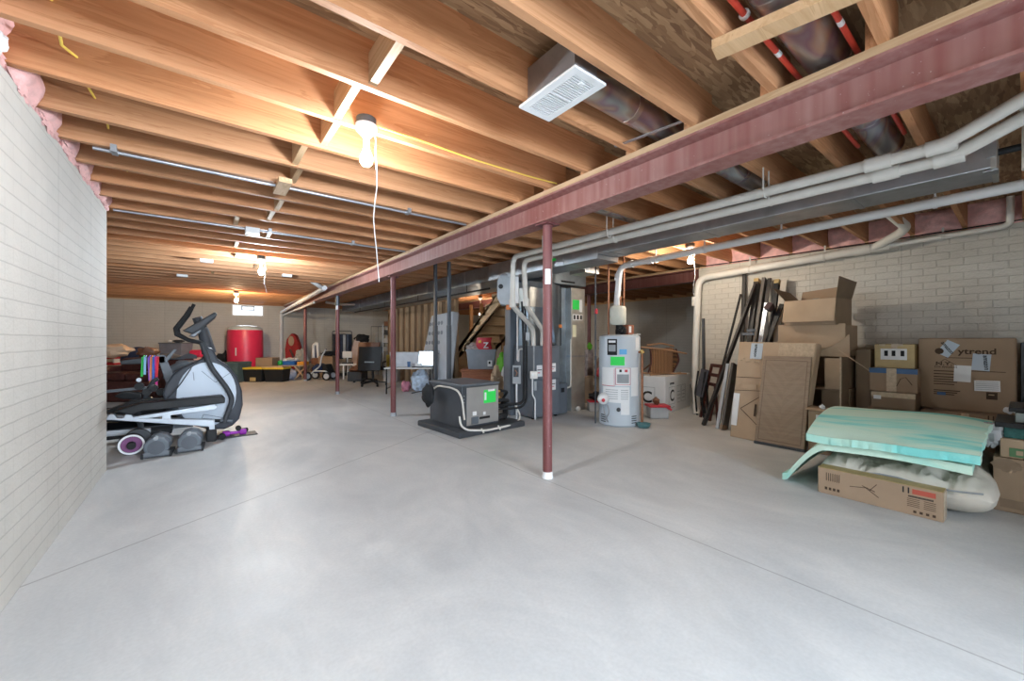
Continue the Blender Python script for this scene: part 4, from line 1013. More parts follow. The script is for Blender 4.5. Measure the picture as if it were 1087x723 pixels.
b.build('printed_drawing', M_INKB, t)
def z_ph(x, y): return 14*y+5*noise.noise(Vector((x*3, y*3, 8)))
def duvet(u, v, top):
    x = 3.93+1.35*u; y = .12+.90*v
    ex = 1-abs(2*u-1)**5; ey = 1-abs(2*v-1)**6
    h = .155*max(0, min(ex, 1))**.5*max(0, ey)**.5
    n = .034*noise.noise(Vector((x*4, y*7, 3)))-.045*abs(noise.noise(Vector((x*6+y*3, y*14, 1))))-.02*abs(noise.noise(Vector((x*16, y*22-x*8, 5))))+.02*math.sin(z_ph(x, y))
    return (x-.05*(0 if not top else 0), y-.02*math.sin(u*9)*(1-v), (.155+h*.95+n*ey) if top else max(.0, .155-h*1.1))
B_ = B().slab(lambda u, v: duvet(u, v, True), lambda u, v: duvet(u, v, False), 80, 70)
t = thing('duvet', 'folded white duvet lying on the floor under the foam toppers', 'bedding', (4.6, .6, 0))
o = B_.build('cover', M_LINEN, t, True); o.location = (-4.6, -.6, 0)
b = B(); b.tube([(3.925+.0, y, .19+.012*math.sin(y*13)) for y in [.16+.1*k for k in range(9)]], .006, 6); o = b.build('piping', M_GREY, t, True); o.location = (-4.6, -.6, 0)
def low(u, v, dz):
    x = 3.80+1.45*u; y = .20+1.10*v
    z = .335+.05*math.sin(PI*u)*1.0
    dr = max(0, (v-.68)/.32); z -= .36*dr**1.5*(1-.2*u); z += .015*math.sin(v*5)
    y -= .05*dr
    return (x+.05*dr, y, max(.012, z)+dz)
t = thing('foam_topper', 'pale green lower foam topper drooping to the floor at its left end', 'bedding', (0, 0, 0))
B().slab(lambda u, v: low(u, v, .055), lambda u, v: low(u, v, 0), 20, 26).build('foam', M_DYE, t, True)
def upp(u, v, dz):
    x = 3.76+1.60*u; y = .165+.89*v-.10*u*(1-v)+.06*u
    x += .012*noise.noise(Vector((v*30, 2, 0)))*(1 if u < .05 else 0)
    y += .02*noise.noise(Vector((u*24, 9, 0)))*(1 if v < .05 else 0)
    z = .405+.155*math.sin(PI*min(1, u*1.08)**.9)**.9*(.75+.25*math.sin(PI*v)) - .02*v*(1-u)
    z = z+.012*math.sin(v*6+1)
    return (x, y, max(z, low(min(1, u), min(.66, v*.8), .056)[2])+dz)
t = thing('foam_topper', 'turquoise tie dyed foam topper on top of the bedding pile', 'bedding', (0, 0, 0))
B().slab(lambda u, v: upp(u, v, .055), lambda u, v: upp(u, v, .0), 40, 30).build('foam', M_DYE, t, True)
b = B(); b.slab(lambda u, v: tuple(Vector(upp(0, u, .055*v+.001))+Vector((-.008+.003*noise.noise(Vector((u*22, v*3, 1))), 0, 0))), lambda u, v: tuple(Vector(upp(0, u, .055*v+.001))+Vector((.004, 0, 0))), 60, 4)
b.build('cut_front_edge', M_DYE2, t, True)

# ================================================================ BED FRAME PARTS AGAINST THE WALL
def rail(name, label, cat, a, c, w, h, m, up=(0, 1, 0), extra=()):
    t = thing(name, label, cat, (0, 0, 0), 0, 'bed frame pieces against the right wall')
    B().bar(a, c, w, h, up).build('rail', m, t)
    for nm, p, q_, ww, hh, mm in extra: B().bar(p, q_, ww, hh, up).build(nm, mm, t)
    return t
M_RAIL = mat('dark brown black rail', (.045, .042, .04), .45); M_RAILG = mat('brown grey rail face', (.12, .11, .10), .5)
rail('bed_rail', 'tallest thin dark post leaning on the wall at the left of the rails', 'rail', (6.36, 2.62, 0), (6.50, 2.61, 2.21), .045, .045, M_RAIL)
rail('bed_rail', 'long dark bar crossing diagonally in front of the rail pile', 'rail', (5.50, 2.74, .0), (6.36, 2.40, 2.0), .075, .03, M_RAIL, (0, 1, 0))
rail('bed_rail', 'thin black rod leaning left of the diagonal bar', 'rail', (5.95, 2.88, 0), (6.42, 2.63, 1.88), .024, .024, M_BLACK)
rail('bed_rail', 'broad dark rail with gold foam end, leftmost of the two foam capped rails', 'rail', (5.92, 2.42, 0), (6.47, 2.42, 2.03), .13, .06, M_RAIL, (0, 1, 0),
     (('foam_end', (6.467, 2.42, 2.02), (6.483, 2.42, 2.08), .12, .06, M_KRAFT), ))
rail('bed_rail', 'broad brown grey rail leaning in the middle of the rail pile', 'rail', (5.80, 2.33, 0), (6.42, 2.30, 2.07), .13, .04, M_RAILG, (0, 1, 0),
     (('dark_edge', (5.79, 2.27, 0), (6.41, 2.24, 2.07), .02, .045, M_RAIL), ))
rail('bed_rail', 'broad black rail with gold foam end, right of the brown grey rail', 'rail', (5.93, 2.17, 0), (6.47, 2.16, 1.98), .11, .06, M_BLACK, (0, 1, 0),
     (('foam_end', (6.468, 2.16, 1.97), (6.486, 2.16, 2.04), .10, .06, M_KRAFT), ))
rail('bed_rail', 'pale cream rail leaning at the right of the rail pile', 'rail', (5.96, 2.18, 0), (6.46, 2.07, 2.03), .03, .075, mat('cream rail', (.50, .45, .38), .5), (0, 1, 0))
rail('bed_rail', 'short silver rail with dark end cap in front of the cream rail', 'rail', (5.74, 2.28, 0), (6.20, 2.20, 1.70), .035, .05, M_SILV, (0, 1, 0),
     (('end_cap', (6.13, 2.17, 1.60), (6.17, 2.13, 1.68), .09, .07, mat('dark plum cap', (.05, .03, .035), .5)), ))
rail('bed_rail', 'thin black rail leaning rightmost of the rail pile', 'rail', (5.72, 2.42, 0), (6.30, 2.05, 1.68), .03, .05, M_BLACK, (0, 1, 0))
rail('bed_rail', 'short panel rail with silver edge standing lowest at the front of the pile', 'rail', (5.45, 2.44, .0), (5.72, 2.42, .86), .15, .03, M_RAILG, (0, 1, 0),
     (('silver_edge', (5.44, 2.525, 0), (5.71, 2.505, .86), .025, .04, M_SILV), ('wood_end', (5.43, 2.44, .0), (5.447, 2.44, .06), .15, .034, M_CARD3)))
for i, (z, y0, y1) in enumerate(((1.27, 2.42, 2.27), (1.32, 2.36, 2.26))):
    o = B().bar((5.95+.02*i, y0, z), (5.97, y1, z+.0), .035, .035, (0, 0, 1)).build('bracket', M_SLATE); tag(o, ('lower' if i == 0 else 'upper')+' grey metal bracket sticking out of the rail pile', 'bracket', 'bed frame pieces against the right wall')
rail('dark_plank', 'short dark plank upright beside the white drain pipe', 'plank', (6.44, 3.20, 0), (6.50, 3.24, 1.54), .045, .03, M_STEELD)
t = thing('folding_stool', 'grey oval seat folding stool folded against the rail pile', 'stool', (6.05, 2.98, 0), YAW)
B().hexa([(-.07, .0, .32), (-.045, .26, .32), (-.02, .26, .30), (-.045, .0, .30), (.03, .0, .74), (.05, .26, .74), (.08, .26, .72), (.06, .0, .72)]).build('seat', mat('slate stool seat', (.10, .105, .13), .5), t, bevel=.03)
for y in (0.02, .24):
    B().tube([(.0, y, .7), (-.05, y, .35), (-.02, y, 0)], .014, 8).build('leg', M_BLACK, t, True); B().tube([(.02, y, .55), (.06, y, 0)], .014, 8).build('leg', M_BLACK, t, True)
t = thing('folding_chair', 'dark folded wooden chair with slotted back among the rails', 'chair', (5.92, 2.80, 0), YAW)
for y in (0, .28):
    B().bar((-.06, y, .0), (.12, y, .82), .035, .03).build('back_leg', M_LEATH, t); B().bar((.06, y, 0), (.02, y, .55), .03, .025).build('front_leg', M_LEATH, t)
for z in (.80, .66, .52): B().bar((-.06+.18*z/.82, 0, z), (-.06+.18*z/.82, .28, z), .02, .05).build('slat', M_LEATH, t)

# ================================================================ RECESS BEHIND THE WATER HEATER
t = thing('white_carton', 'large white cardboard box printed with a black letter C', 'box', (5.80, 3.50, 0), math.radians(10))
bx(0, 1.15, 0, .62, 0, .60).build('carton', M_WHITE, t, bevel=.008)
for x, fr, par in ((.34, FY, None),):
    l = B(); l.box(.15, .42, -.002, 0, .14, .42); l = l.build('printed_frame', M_PAPER, t)
    b = B()
    for a, c in (((.15, .14), (.42, .14)), ((.42, .14), (.42, .42)), ((.42, .42), (.15, .42)), ((.15, .42), (.15, .14))): b.bar((a[0], -.003, a[1]), (c[0], -.003, c[1]), .006, .002, (0, 1, 0))
    b.build('frame_line', M_GREY, t)
    lettering('C', .26, M_INK, t, (.285, -.003, .19), FY, 'CENTER')
    lettering('SAPPHIRE', .045, M_INK, t, (.285, -.003, .46), FY, 'CENTER')
    for x0 in (.50, .72):
        b = B()
        for a, c in (((x0, .14), (x0+.18, .14)), ((x0+.18, .14), (x0+.18, .42)), ((x0+.18, .42), (x0, .42)), ((x0, .42), (x0, .14))): b.bar((a[0], -.003, a[1]), (c[0], -.003, c[1]), .005, .002, (0, 1, 0))
        for z in (.2, .26, .32): b.bar((x0+.03, -.003, z), (x0+.15, -.003, z), .01, .002, (0, 1, 0))
        b.build('printed_panel', M_GREY, t)
    lettering('C', .26, M_INK, t, (-.002, .30, .17), FX, 'CENTER')
    b = B()
    for a, c in (((.17, .12), (.43, .12)), ((.43, .12), (.43, .42)), ((.43, .42), (.17, .42)), ((.17, .42), (.17, .12))): b.bar((-.003, a[0], a[1]), (-.003, c[0], c[1]), .006, .002, (1, 0, 0))
    b.build('frame_line', M_GREY, t)
    bx(.1, .4, -.002, 0, .08, .085).build('printed_line', M_INK, t)
t = thing('wicker_chair', 'brown wicker and bamboo chair tipped on its side on the white box', 'chair', (6.15, 3.80, .60), YAW)
b = B()
b.slab(lambda u, v: (-.18+.38*u, -.03-.05*math.sin(PI*u), .03+.42*v), lambda u, v: (-.18+.38*u, .0-.05*math.sin(PI*u), .03+.42*v), 8, 8); b.build('woven_seat', M_WICK, t, True)
B().slab(lambda u, v: (.20+.10*math.sin(PI*v), .0+.3*u, .05+.40*v), lambda u, v: (.22+.10*math.sin(PI*v), .0+.3*u, .05+.40*v), 6, 8).build('woven_back', M_WICK, t, True)
BAM = mat('bamboo pole', (.34, .19, .10), .5)
for nm, pts in (('pole', [(-.38, -.06, .47), (.02, -.08, .43), (.42, -.06, .36)]), ('pole', [(-.32, -.02, .03), (.42, -.05, .02)]), ('pole', [(-.22, .02, .50), (.05, .1, .53), (.30, .18, .48)]), ('leg', [(-.2, -.05, .46), (-.16, -.04, .25), (-.22, -.03, .03)]), ('leg', [(.24, -.06, .44), (.30, -.05, .25), (.20, -.04, .04)]), ('pole', [(-.2, .3, .05), (.3, .3, .46)])):
    B().tube(pts, .014, 8, .05).build(nm, BAM if nm == 'pole' else M_LEATH, t, True)
t = thing('wooden_pole', 'long thin bamboo pole lying on top of the white box', 'pole', (0, 0, 0))
B().tube([(5.85, 3.80, .612), (6.62, 3.70, .612)], .012, 8).build('pole', BAM, t, True)
t = thing('storage_bin', 'clear bin with red lid between the water heater and the white box', 'bin', (5.50, 3.45, 0), YAW)
bx(-.14, .14, -.1, .1, 0, .17).build('bin_body', M_CLEAR, t, bevel=.015); bx(-.16, .16, -.12, .12, .17, .20).build('lid', M_RED, t, bevel=.008)
B().bar((.10, -.13, .18), (.16, -.15, .14), .03, .03).build('lid_handle', M_RED, t)
o = B().blob((5.48, 3.46, .255), (.05, .05, .055), .2, 4).build('brown_jug', M_LEATH2, None, True); tag(o, 'small brown object on the red bin lid beside the water heater', 'jug')
# clutter seen between the return duct and the water heater
t, w, d, h = carton('brown cardboard box on the floor behind the return duct', 5.75, 6.25, 4.75, 5.30, 0, .48, M_CARD, rz=.4)
t = thing('storage_bin', 'clear storage bin with red lid left of the water heater foot', 'bin', (5.25, 4.42, 0), YAW)
bx(-.15, .13, -.1, .1, 0, .15).build('bin_body', M_CLEAR, t, bevel=.012); bx(-.16, .14, -.11, .11, .15, .175).build('lid', M_RED, t, bevel=.006)
o = B().blob((5.28, 4.46, .24), (.13, .1, .075), .3, 5, flat=.176).build('black_bag', M_BLACK, None, True); tag(o, 'black bag on the red bin lid left of the water heater', 'bag')
o = B().blob((5.75, 4.70, .60), (.11, .12, .125), .25, 21, flat=.48).build('red_bag', M_RED, None, True); tag(o, 'red bag on the brown box behind the return duct', 'bag')
t = thing('artificial_tree', 'dark artificial tree stored behind the thin recess column', 'plant', (6.95, 5.45, 0), 0)
B().tube([(0, 0, 0), (0, 0, 1.2)], .025, 8).build('trunk', M_BLACK, t, True)
b = B(); rr = random.Random(3)
for k in range(70):
    a = rr.random()*6.28; z = .35+rr.random()*.85; L = .12+.22*rr.random()
    b.bar((0, 0, z), (L*math.cos(a), L*math.sin(a), z+.10*rr.random()), .02, .012)
b.build('branches', mat('dark artificial needles', (.04, .055, .06), .8), t)
o = B().blob((6.15, 5.05, .66), (.14, .14, .21), .2, 12, flat=.48).build('brown_sack', M_LEATH2, None, True); tag(o, 'brown sack standing on the box behind the thin recess column', 'bag')
o = bx(-.1, .1, -.1, .1, 0, 1.0).build('toy_box', mat('mixed toy plastic', (.35, .30, .30), .5, var=.4, scale=12), None, bevel=.02, at=(6.35, 5.62, 0)); tag(o, 'pale upright toy tower behind the return duct', 'toy')
o = B().blob((6.3, 5.5, 1.06), (.05, .05, .07), .2, 4).build('green_toy', M_LID, None, True); tag(o, 'small green toy on the pale tower behind the return duct', 'toy')

# ================================================================ EXERCISE CORNER
T1 = 4.85
t, q = facing('elliptical_trainer', 'grey and black elliptical trainer with big round flywheel housing and upright handles', 'exercise machine', 215, T1, turn=-YAW)
S_ = T1/FPX
def Q(px, v, y=0): a = q(px, v, y); return (a[0], y, a[1])
def ring(cx, cz, rx, rz, n=28, a0=0, a1=2*PI): return [(cx+rx*math.cos(a0+(a1-a0)*k/n), cz+rz*math.sin(a0+(a1-a0)*k/n)) for k in range(n)]
shell = [q(*p, -.02) for p in ((176, 408), (184, 397), (196, 389), (208, 384), (215, 380), (219, 368), (226, 370), (231, 381), (242, 388), (252, 400), (257, 415), (258, 430), (254, 445), (247, 452), (238, 456), (222, 456), (205, 452), (186, 441), (176, 430), (172, 418))]
B().prism(shell, -.02, .20).build('housing', mat('charcoal housing', (.05, .056, .07), .42, 0), t, bevel=.02)
(x0_, cz), (x1_, _z) = q(187, 421, -.035), q(251, 421, -.035); cx = (x0_+x1_)/2; rz_ = (q(219, 386, -.035)[1]-q(219, 455, -.035)[1])/2
B().prism(ring(cx, cz, (x1_-x0_)/2, rz_), -.035, -.018).build('silver_side_cover', mat('pale silver cover', (.46, .52, .60), .4, .1, var=.03), t, bevel=.004)
b = B()
for p in (((205, 395), (206, 404)), ((214, 394), (229, 406)), ((229, 406), (244, 396)), ((213, 447), (216, 440)), ((216, 440), (240, 444)), ((194, 422), (212, 428))):
    b.bar(Q(*p[0], -.037), Q(*p[1], -.037), .006, .003, (0, 1, 0))
b.build('cover_seams', M_SLATE, t)
B().tube([Q(222, 375, .09), Q(216, 352, .09), Q(209, 337, .09)], [.075, .06, .05], 14).build('mast', M_CHAR, t, True)
B().prism([q(*p, -.14) for p in ((193, 351), (211, 341), (228, 331), (231, 333), (229, 337), (214, 349), (205, 355))], -.14, .32).build('console', M_CHAR, t, bevel=.02)
B().prism([q(*p, -.12) for p in ((200, 357), (211, 348), (214, 351), (207, 358))], -.12, .28).build('console_tray', M_SLATE2, t, bevel=.01)
for y, d in ((-.16, 0), (.30, 1)):
    B().tube([Q(203-2*d+d*5, 326-d*3, y), Q(197+d*3, 335, y), Q(186+d*3, 349, y), Q(187+d*3, 355, y), Q(200, 361, y*.8), Q(214, 364, y*.5)], [.020, .020, .022, .022, .024, .024], 10).build('moving_handle', M_RUB, t, True)
    B().tube([Q(214, 364, y*.6), Q(224, 390, y*.9), Q(241, 412, y), Q(247, 424, y), Q(238, 449, y)], .028, 10, .06).build('swing_arm', M_CHAR, t, True)
    B().tube([Q(234, 446, y), Q(247, 447, y)], .02, 8).build('arm_joint', M_SLATE, t, True)
B().prism([q(*p, -.30) for p in ((96, 446), (118, 446), (222, 453), (222, 460), (228, 460), (228, 446), (142, 444), (139, 440), (133, 440), (131, 444), (124, 444), (121, 440), (116, 440), (113, 444), (96, 440))], -.30, -.22).build('silver_rail', M_SILV, t, bevel=.006)
B().prism([q(*p, .30) for p in ((96, 446), (118, 446), (222, 453), (228, 453), (228, 446), (96, 440))], .30, .38).build('silver_rail', M_SILV, t, bevel=.006)
B().prism([q(*p, -.33) for p in ((120, 437), (150, 428), (236, 420), (239, 423), (239, 428), (150, 437), (140, 441))], -.33, -.16).build('foot_platform', M_BLACK, t, bevel=.012)
B().prism([q(*p, .24) for p in ((96, 442), (140, 426), (205, 421), (210, 426), (140, 435))], .24, .42).build('foot_platform', M_BLACK, t, bevel=.012)
B().prism([q(*p, -.27) for p in ((140, 443), (228, 429), (231, 432), (228, 435), (142, 446))], -.27, -.20).build('pedal_arm', M_SILV, t, bevel=.004)
B().prism([q(*p, -.29) for p in ((174, 438), (180, 438), (182, 446), (171, 446))], -.29, -.21).build('roller_bracket', M_SILV, t)
B().tube([Q(215, 446, -.1), Q(238, 447, -.1)], .02, 8).build('crank_link', M_BLACK, t, True)
bx(*(lambda a, c: (a[0], c[0], -.33, .40, 0, a[1]))(q(219, 457, -.33), q(230, 464, -.33))).build('front_foot', M_BLACK, t, bevel=.012)
B().disc_y(q(235, 459), .035, -.30, -.24, 16).build('transport_wheel', M_RUB, t, True)
B().disc_y(q(252, 452), .03, -.2, -.14, 16).build('transport_wheel', M_RUB, t, True)
B().tube([Q(96, 462, .05), Q(160, 457, .05)], .03, 8).build('rear_tube', M_SILV, t, True)
B().tube([Q(205, 388, -.02), Q(190, 410, -.1), Q(176, 425, -.05)], .006, 6, .05).build('cable', M_CHAR, t, True)
# things on the floor in front of it
t, q2 = facing('ab_wheel', 'purple and white ab roller wheel standing on the floor by the left wall', 'exercise wheel', 139.5, 4.12, turn=-YAW+.1)
rz = .108; 
B().disc_y((0, rz), rz, -.03, .03, 32).build('tyre', M_RUB, t, True)
B().disc_y((.05, rz+.02), rz, .09, .17, 28).build('rear_tyre', M_CHAR, t, True)
b = B(); n = 36
for k in range(n):
    a0, a1 = 2*PI*k/n, 2*PI*(k+1)/n
    b.hexa([(.084*math.cos(a0), -.036, rz+.084*math.sin(a0)), (.102*math.cos(a0), -.036, rz+.102*math.sin(a0)), (.102*math.cos(a1), -.036, rz+.102*math.sin(a1)), (.084*math.cos(a1), -.036, rz+.084*math.sin(a1)),
            (.084*math.cos(a0), -.028, rz+.084*math.sin(a0)), (.102*math.cos(a0), -.028, rz+.102*math.sin(a0)), (.102*math.cos(a1), -.028, rz+.102*math.sin(a1)), (.084*math.cos(a1), -.028, rz+.084*math.sin(a1))])
b.build('white_ring', M_WHITE, t)
B().disc_y((0, rz), .081, -.033, -.028, 28).build('purple_disc', mat('plum plastic', (.16, .03, .14), .5), t, True)
B().disc_y((0, rz), .035, -.12, -.03, 16).build('handle', M_RUB, t, True)
for i, (u, tt, lab) in enumerate(((168.5, 4.15, 'dark adjustable dumbbell on a cradle next to the purple ab wheel'), (202.5, 4.35, 'dark adjustable dumbbell on a cradle left of the elliptical front foot'))):
    t, q2 = facing('dumbbell', lab, 'dumbbell', u, tt, 'adjustable dumbbells', turn=-YAW-.05)
    for y, nm in ((-.10, 'weight_plates'), (.12, 'weight_plates')):
        B().prism(ring(0, .105, .105, .10, 10, PI/10, 2*PI+PI/10), y-.055, y+.055).build(nm, M_SLATE, t, bevel=.015)
    B().disc_y((0, .10), .068, -.175, -.155, 24, .05).build('round_dial', M_STEELD, t, True)
    B().disc_y((0, .105), .02, -.12, .12, 12).build('grip', M_EMT, t, True)
    B().prism([(-.12, 0), (.12, 0), (.12, .035), (.09, .06), (-.09, .06), (-.12, .035)], -.17, -.12).build('cradle_end', M_SLATE2, t, bevel=.006)
    bx(-.12, .12, -.17, .17, 0, .025).build('cradle_base', M_CHAR, t, bevel=.006)
    for x in (-.115, .10): bx(x, x+.02, -.18, -.15, 0, .05).build('corner_foot', M_BLACK, t)
    B().disc_y((-.005, .19), .02, -.16, -.10, 12).build('lock_knob', M_GREY, t, True)
t = thing('floor_mat', 'small dark mat on the floor in front of the elliptical trainer', 'mat', spot(248, 4.93), .05)
bx(-.24, .24, -.11, .11, 0, .012).build('mat_sheet', M_CHAR, t, bevel=.003)
t = thing('dumbbell', 'small bright purple dumbbell lying on the dark floor mat', 'dumbbell', tuple(Vector(spot(249, 4.90))+Vector((0, 0, .012))), .05)
B().tube([(-.05, 0, .035), (.05, 0, .035)], .018, 12).build('grip', M_PURP, t, True)
for x in (-.085, .085): B().prism_x([(.04*math.cos(k*PI/3), .035+.037*math.sin(k*PI/3)) for k in range(6)], x-.035, x+.035).build('weight_head', M_PURP, t, bevel=.008)
o = B().tube([(-.01, 0, .02), (.05, 0, .028)], .028, 12).build('black_grip', M_BLACK, None, True, at=spot(258, 5.15)); o.rotation_euler = (0, 0, YAW); tag(o, 'small black roller on the floor right of the flywheel housing', 'roller')
# treadmill behind the elliptical
t, q = facing('treadmill', 'dark treadmill behind the elliptical, resistance bands hanging from its arm', 'exercise machine', 170, 5.5, turn=-YAW)
for y in (-.28, .30):
    B().hexa([Q(182, 424, y-.03), Q(196, 424, y-.03), Q(196, 424, y+.03), Q(182, 424, y+.03), Q(166, 377, y-.03), Q(175, 377, y-.03), Q(175, 377, y+.03), Q(166, 377, y+.03)]).build('upright', M_SLATE, t, bevel=.008)
    B().hexa([Q(128, 387, y-.03), Q(176, 386, y-.03), Q(176, 386, y+.03), Q(128, 387, y+.03), Q(128, 383, y-.03), Q(176, 377, y-.03), Q(176, 377, y+.03), Q(128, 383, y+.03)]).build('arm_rail', M_CHAR, t, bevel=.012)
b = bx(*(lambda a: (a[0]-.02, a[0]+.02, -.304, -.30, a[1]-.05, a[1]+.03))(q(179, 410))).build('white_label', M_PAPER, t)
B().hexa([Q(100, 448, -.32), Q(198, 448, -.32), Q(198, 448, .34), Q(100, 448, .34), Q(100, 434, -.32), Q(196, 428, -.32), Q(196, 428, .34), Q(100, 434, .34)]).build('deck', M_BLACK, t, bevel=.01)
bx(-.6, .36, -.33, .35, 0, .06).build('base_frame', M_STEELD, t)
B().prism([q(*p, -.34) for p in ((176, 424), (180, 417), (198, 417), (206, 424), (206, 440), (176, 440))], -.34, .36).build('motor_hood', M_CHAR, t, bevel=.02)
B().prism([q(*p, -.34) for p in ((96, 416), (158, 410), (158, 413), (96, 419))], -.34, -.30).build('side_handle', M_SLATE, t, bevel=.004)
B().hexa([Q(170, 386, -.26), Q(176, 386, -.26), Q(176, 386, .28), Q(170, 386, .28), Q(184, 371, -.26), Q(188, 371, -.26), Q(188, 371, .28), Q(184, 371, .28)]).build('console', M_SLATE2, t, bevel=.008)
for i, (px, v1, c) in enumerate(((154, 398, (.03, .45, .08)), (156, 396, (.25, .45, .65)), (160, 402, (.25, .10, .50)), (162.5, 406, (.75, .25, .08)), (164.5, 404, (.05, .15, .55)), (167, 410, (.65, .05, .30)), (169, 398, (.65, .04, .05)))):
    m_ = mat('rubber band %d' % i, c, .5); b = B(); a0 = q(px, 378); a1 = q(px+(i % 3)-1, v1)
    b.tube([(a0[0], -.325, a0[1]), (a1[0], -.34, a1[1]), (a1[0]+.012, -.335, a1[1]), (a0[0]+.014, -.325, a0[1]), (a0[0]+.012, -.22, a0[1]+.012)], .007, 6)
    o = b.build('resistance_band', m_, None, True); o.location = t.location; o.rotation_euler = t.rotation_euler
    tag(o, ['bright green', 'pale blue', 'violet', 'orange', 'dark blue', 'magenta', 'red'][i]+' resistance band hanging over the treadmill arm', 'resistance band', 'resistance bands on the treadmill arm')
t, q = facing('exercise_bike', 'black folded exercise machine with padded seat low behind the silver rail', 'exercise machine', 150, 5.0, turn=-YAW)
B().prism([q(*p, -.1) for p in ((120, 421), (130, 416), (150, 418), (150, 424), (130, 424))], -.1, .1).build('padded_seat', M_RUB, t, bevel=.02)
B().tube([Q(140, 424, 0), Q(146, 436, 0), Q(150, 455, 0)], .03, 8).build('seat_post', M_CHAR, t, True)
B().tube([Q(150, 432, .0), Q(162, 405, .0), Q(168, 402, 0)], .025, 8, .03).build('handle_post', M_CHAR, t, True)
for p in ((148, 410), (156, 416), (163, 412), (171, 416), (158, 425)):
    a = q(*p); B().disc_y(a, .045, -.05, .05, 14).build('adjusting_knob', M_BLACK, t, True)
B().disc_y(q(148, 403), .025, -.06, -.05, 14).build('silver_pin', M_EMT, t, True)
bx(-.35, .3, -.15, .15, 0, .06).build('base', M_BLACK, t, bevel=.01)

# ================================================================ SOFA AND CLUTTER BEHIND
t, q = facing('leather_sofa', 'dark brown leather sofa behind the treadmill', 'sofa', 165, 7.6)
bx(-1.3, .02, 0, .9, 0, .40).build('base', M_LEATH, t, bevel=.04)
bx(-1.3, .02, .62, .95, .40, .82).build('back_cushion', M_LEATH, t, bevel=.07)
for x in (-1.28, -.62): bx(x, x+.64, .02, .62, .40, .56).build('seat_cushion', M_LEATH, t, bevel=.05)
for x in (-1.48, .0): bx(x, x+.2, -.02, .92, 0, .66).build('armrest', M_LEATH, t, bevel=.07)
o = B().slab(lambda u, v: (-.55+.55*u, .58+.42*v, .835+.05*math.sin(PI*v)+.03*math.sin(7*u)), lambda u, v: (-.55+.55*u, .58+.42*v, .79), 10, 6).build('throw_blanket', M_SLATE, None, True); o.location = t.location; o.rotation_euler = t.rotation_euler
tag(o, 'grey throw folded over the back of the brown sofa', 'blanket')
t, q = facing('armchair', 'grey framed armchair with brown seat right of the treadmill', 'chair', 200, 7.1)
B().tube([Q(178, 402, 0), Q(182, 392, 0), Q(196, 386.5, 0), Q(208, 388, 0), Q(214, 398, 0), Q(214, 408, 0)], .07, 10, .1).build('curved_arm', M_SLATE2, t, True)
bx(-.36, .30, -.1, .25, 0, .50).build('seat_body', M_LEATH, t, bevel=.05); bx(-.36, .3, .12, .25, .50, .82).build('backrest', M_SLATE2, t, bevel=.05)
t, q = facing('exercise_ball', 'dark blue exercise ball behind the treadmill arm', 'ball', 147, 9.0)
B().blob((0, 0, .30), (.30, .30, .30), 0, 1, nu=28, nv=18).build('ball', mat('navy vinyl', (.035, .05, .10), .4), t, True); t.location.z = .44
o = bx(-.45, .45, -.35, .35, 0, .44).build('storage_chest', M_CARD3, None, bevel=.02, at=spot(147, 9.0)); o.rotation_euler = (0, 0, YAW); tag(o, 'brown chest underneath the dark blue exercise ball', 'chest')
def tote(label, u, tt, w, d, h, z, body, lidm=None, lidh=.03, rim=True, group=None, turn=0):
    t, q = facing('storage_tote', label, 'tote', u, tt, group, turn); t.location.z = z
    B().hexa([(-w*.42, -d*.42, 0), (w*.42, -d*.42, 0), (w*.42, d*.42, 0), (-w*.42, d*.42, 0), (-w*.48, -d*.48, h), (w*.48, -d*.48, h), (w*.48, d*.48, h), (-w*.48, d*.48, h)]).build('tote_body', body, t, bevel=.012)
    if lidm: bx(-w/2, w/2, -d/2, d/2, h, h+lidh).build('lid', lidm, t, bevel=.008)
    elif rim:
        b = B(); b.box(-w/2, w/2, -d/2, -d*.45, h-.03, h).box(-w/2, w/2, d*.45, d/2, h-.03, h).box(-w/2, -w*.45, -d*.45, d*.45, h-.03, h).box(w*.45, w/2, -d*.45, d*.45, h-.03, h); b.build('rim', body, t)
    return t
t, q = facing('bench', 'low shelf bench under the grey storage tote by the far wall', 'bench', 188, 11.2)
bx(-.75, .30, -.25, .25, .48, .53).build('bench_top', M_CARD3, t)
for x in (-.7, .22): bx(x, x+.05, -.22, .22, 0, .48).build('leg', M_CARD3, t)
tote('blue grey storage tote with lid and items on top behind the console', 187, 11.2, .66, .42, .56, .53, mat('blue grey tote', (.20, .215, .27), .45), M_SLATE2)
for i, (u, c, s, lab) in enumerate(((180.5, M_WHITE, .05, 'small white speaker shaped item on the blue grey tote'), (190, M_CHAR, .05, 'dark folded tool bag on the blue grey tote'))):
    o = B().blob((0, 0, s*.8), (s*(1+i*2.2), s, s*.8), .15, i+30).build('small_item', c, None, True); o.location = tuple(Vector(spot(u, 11.2))+Vector((0, 0, 1.12))); o.rotation_euler = (0, 0, YAW); tag(o, lab, 'item')
t, q = facing('play_kitchen', 'pink and white toy set on the far floor left of the elliptical mast', 'toy', 210, 11.0)
bx(-.2, .35, -.2, .2, 0, .36).build('base', M_WHITE, t, bevel=.03); bx(-.18, .30, -.2, .2, .36, .72).build('middle', mat('pale pink', (.80, .52, .50), .5), t, bevel=.06)
bx(-.18, .18, -.1, .2, .72, .92).build('pink_top', M_PINK, t, bevel=.05); b = B(); [b.box(-.2+.12*k, -.12+.12*k, -.21, -.2, .30, .40) for k in range(4)]; b.build('pink_stripes', M_PINK, t)
t, q = facing('bunk_frame', 'small red framed table at the far left behind the sofa', 'table', 119, 10.6)
bx(-.5, .35, -.3, .3, .70, .76).build('red_top', M_RED, t, bevel=.01); bx(-.5, .35, -.3, .3, .54, .60).build('red_shelf', M_RED, t, bevel=.01)
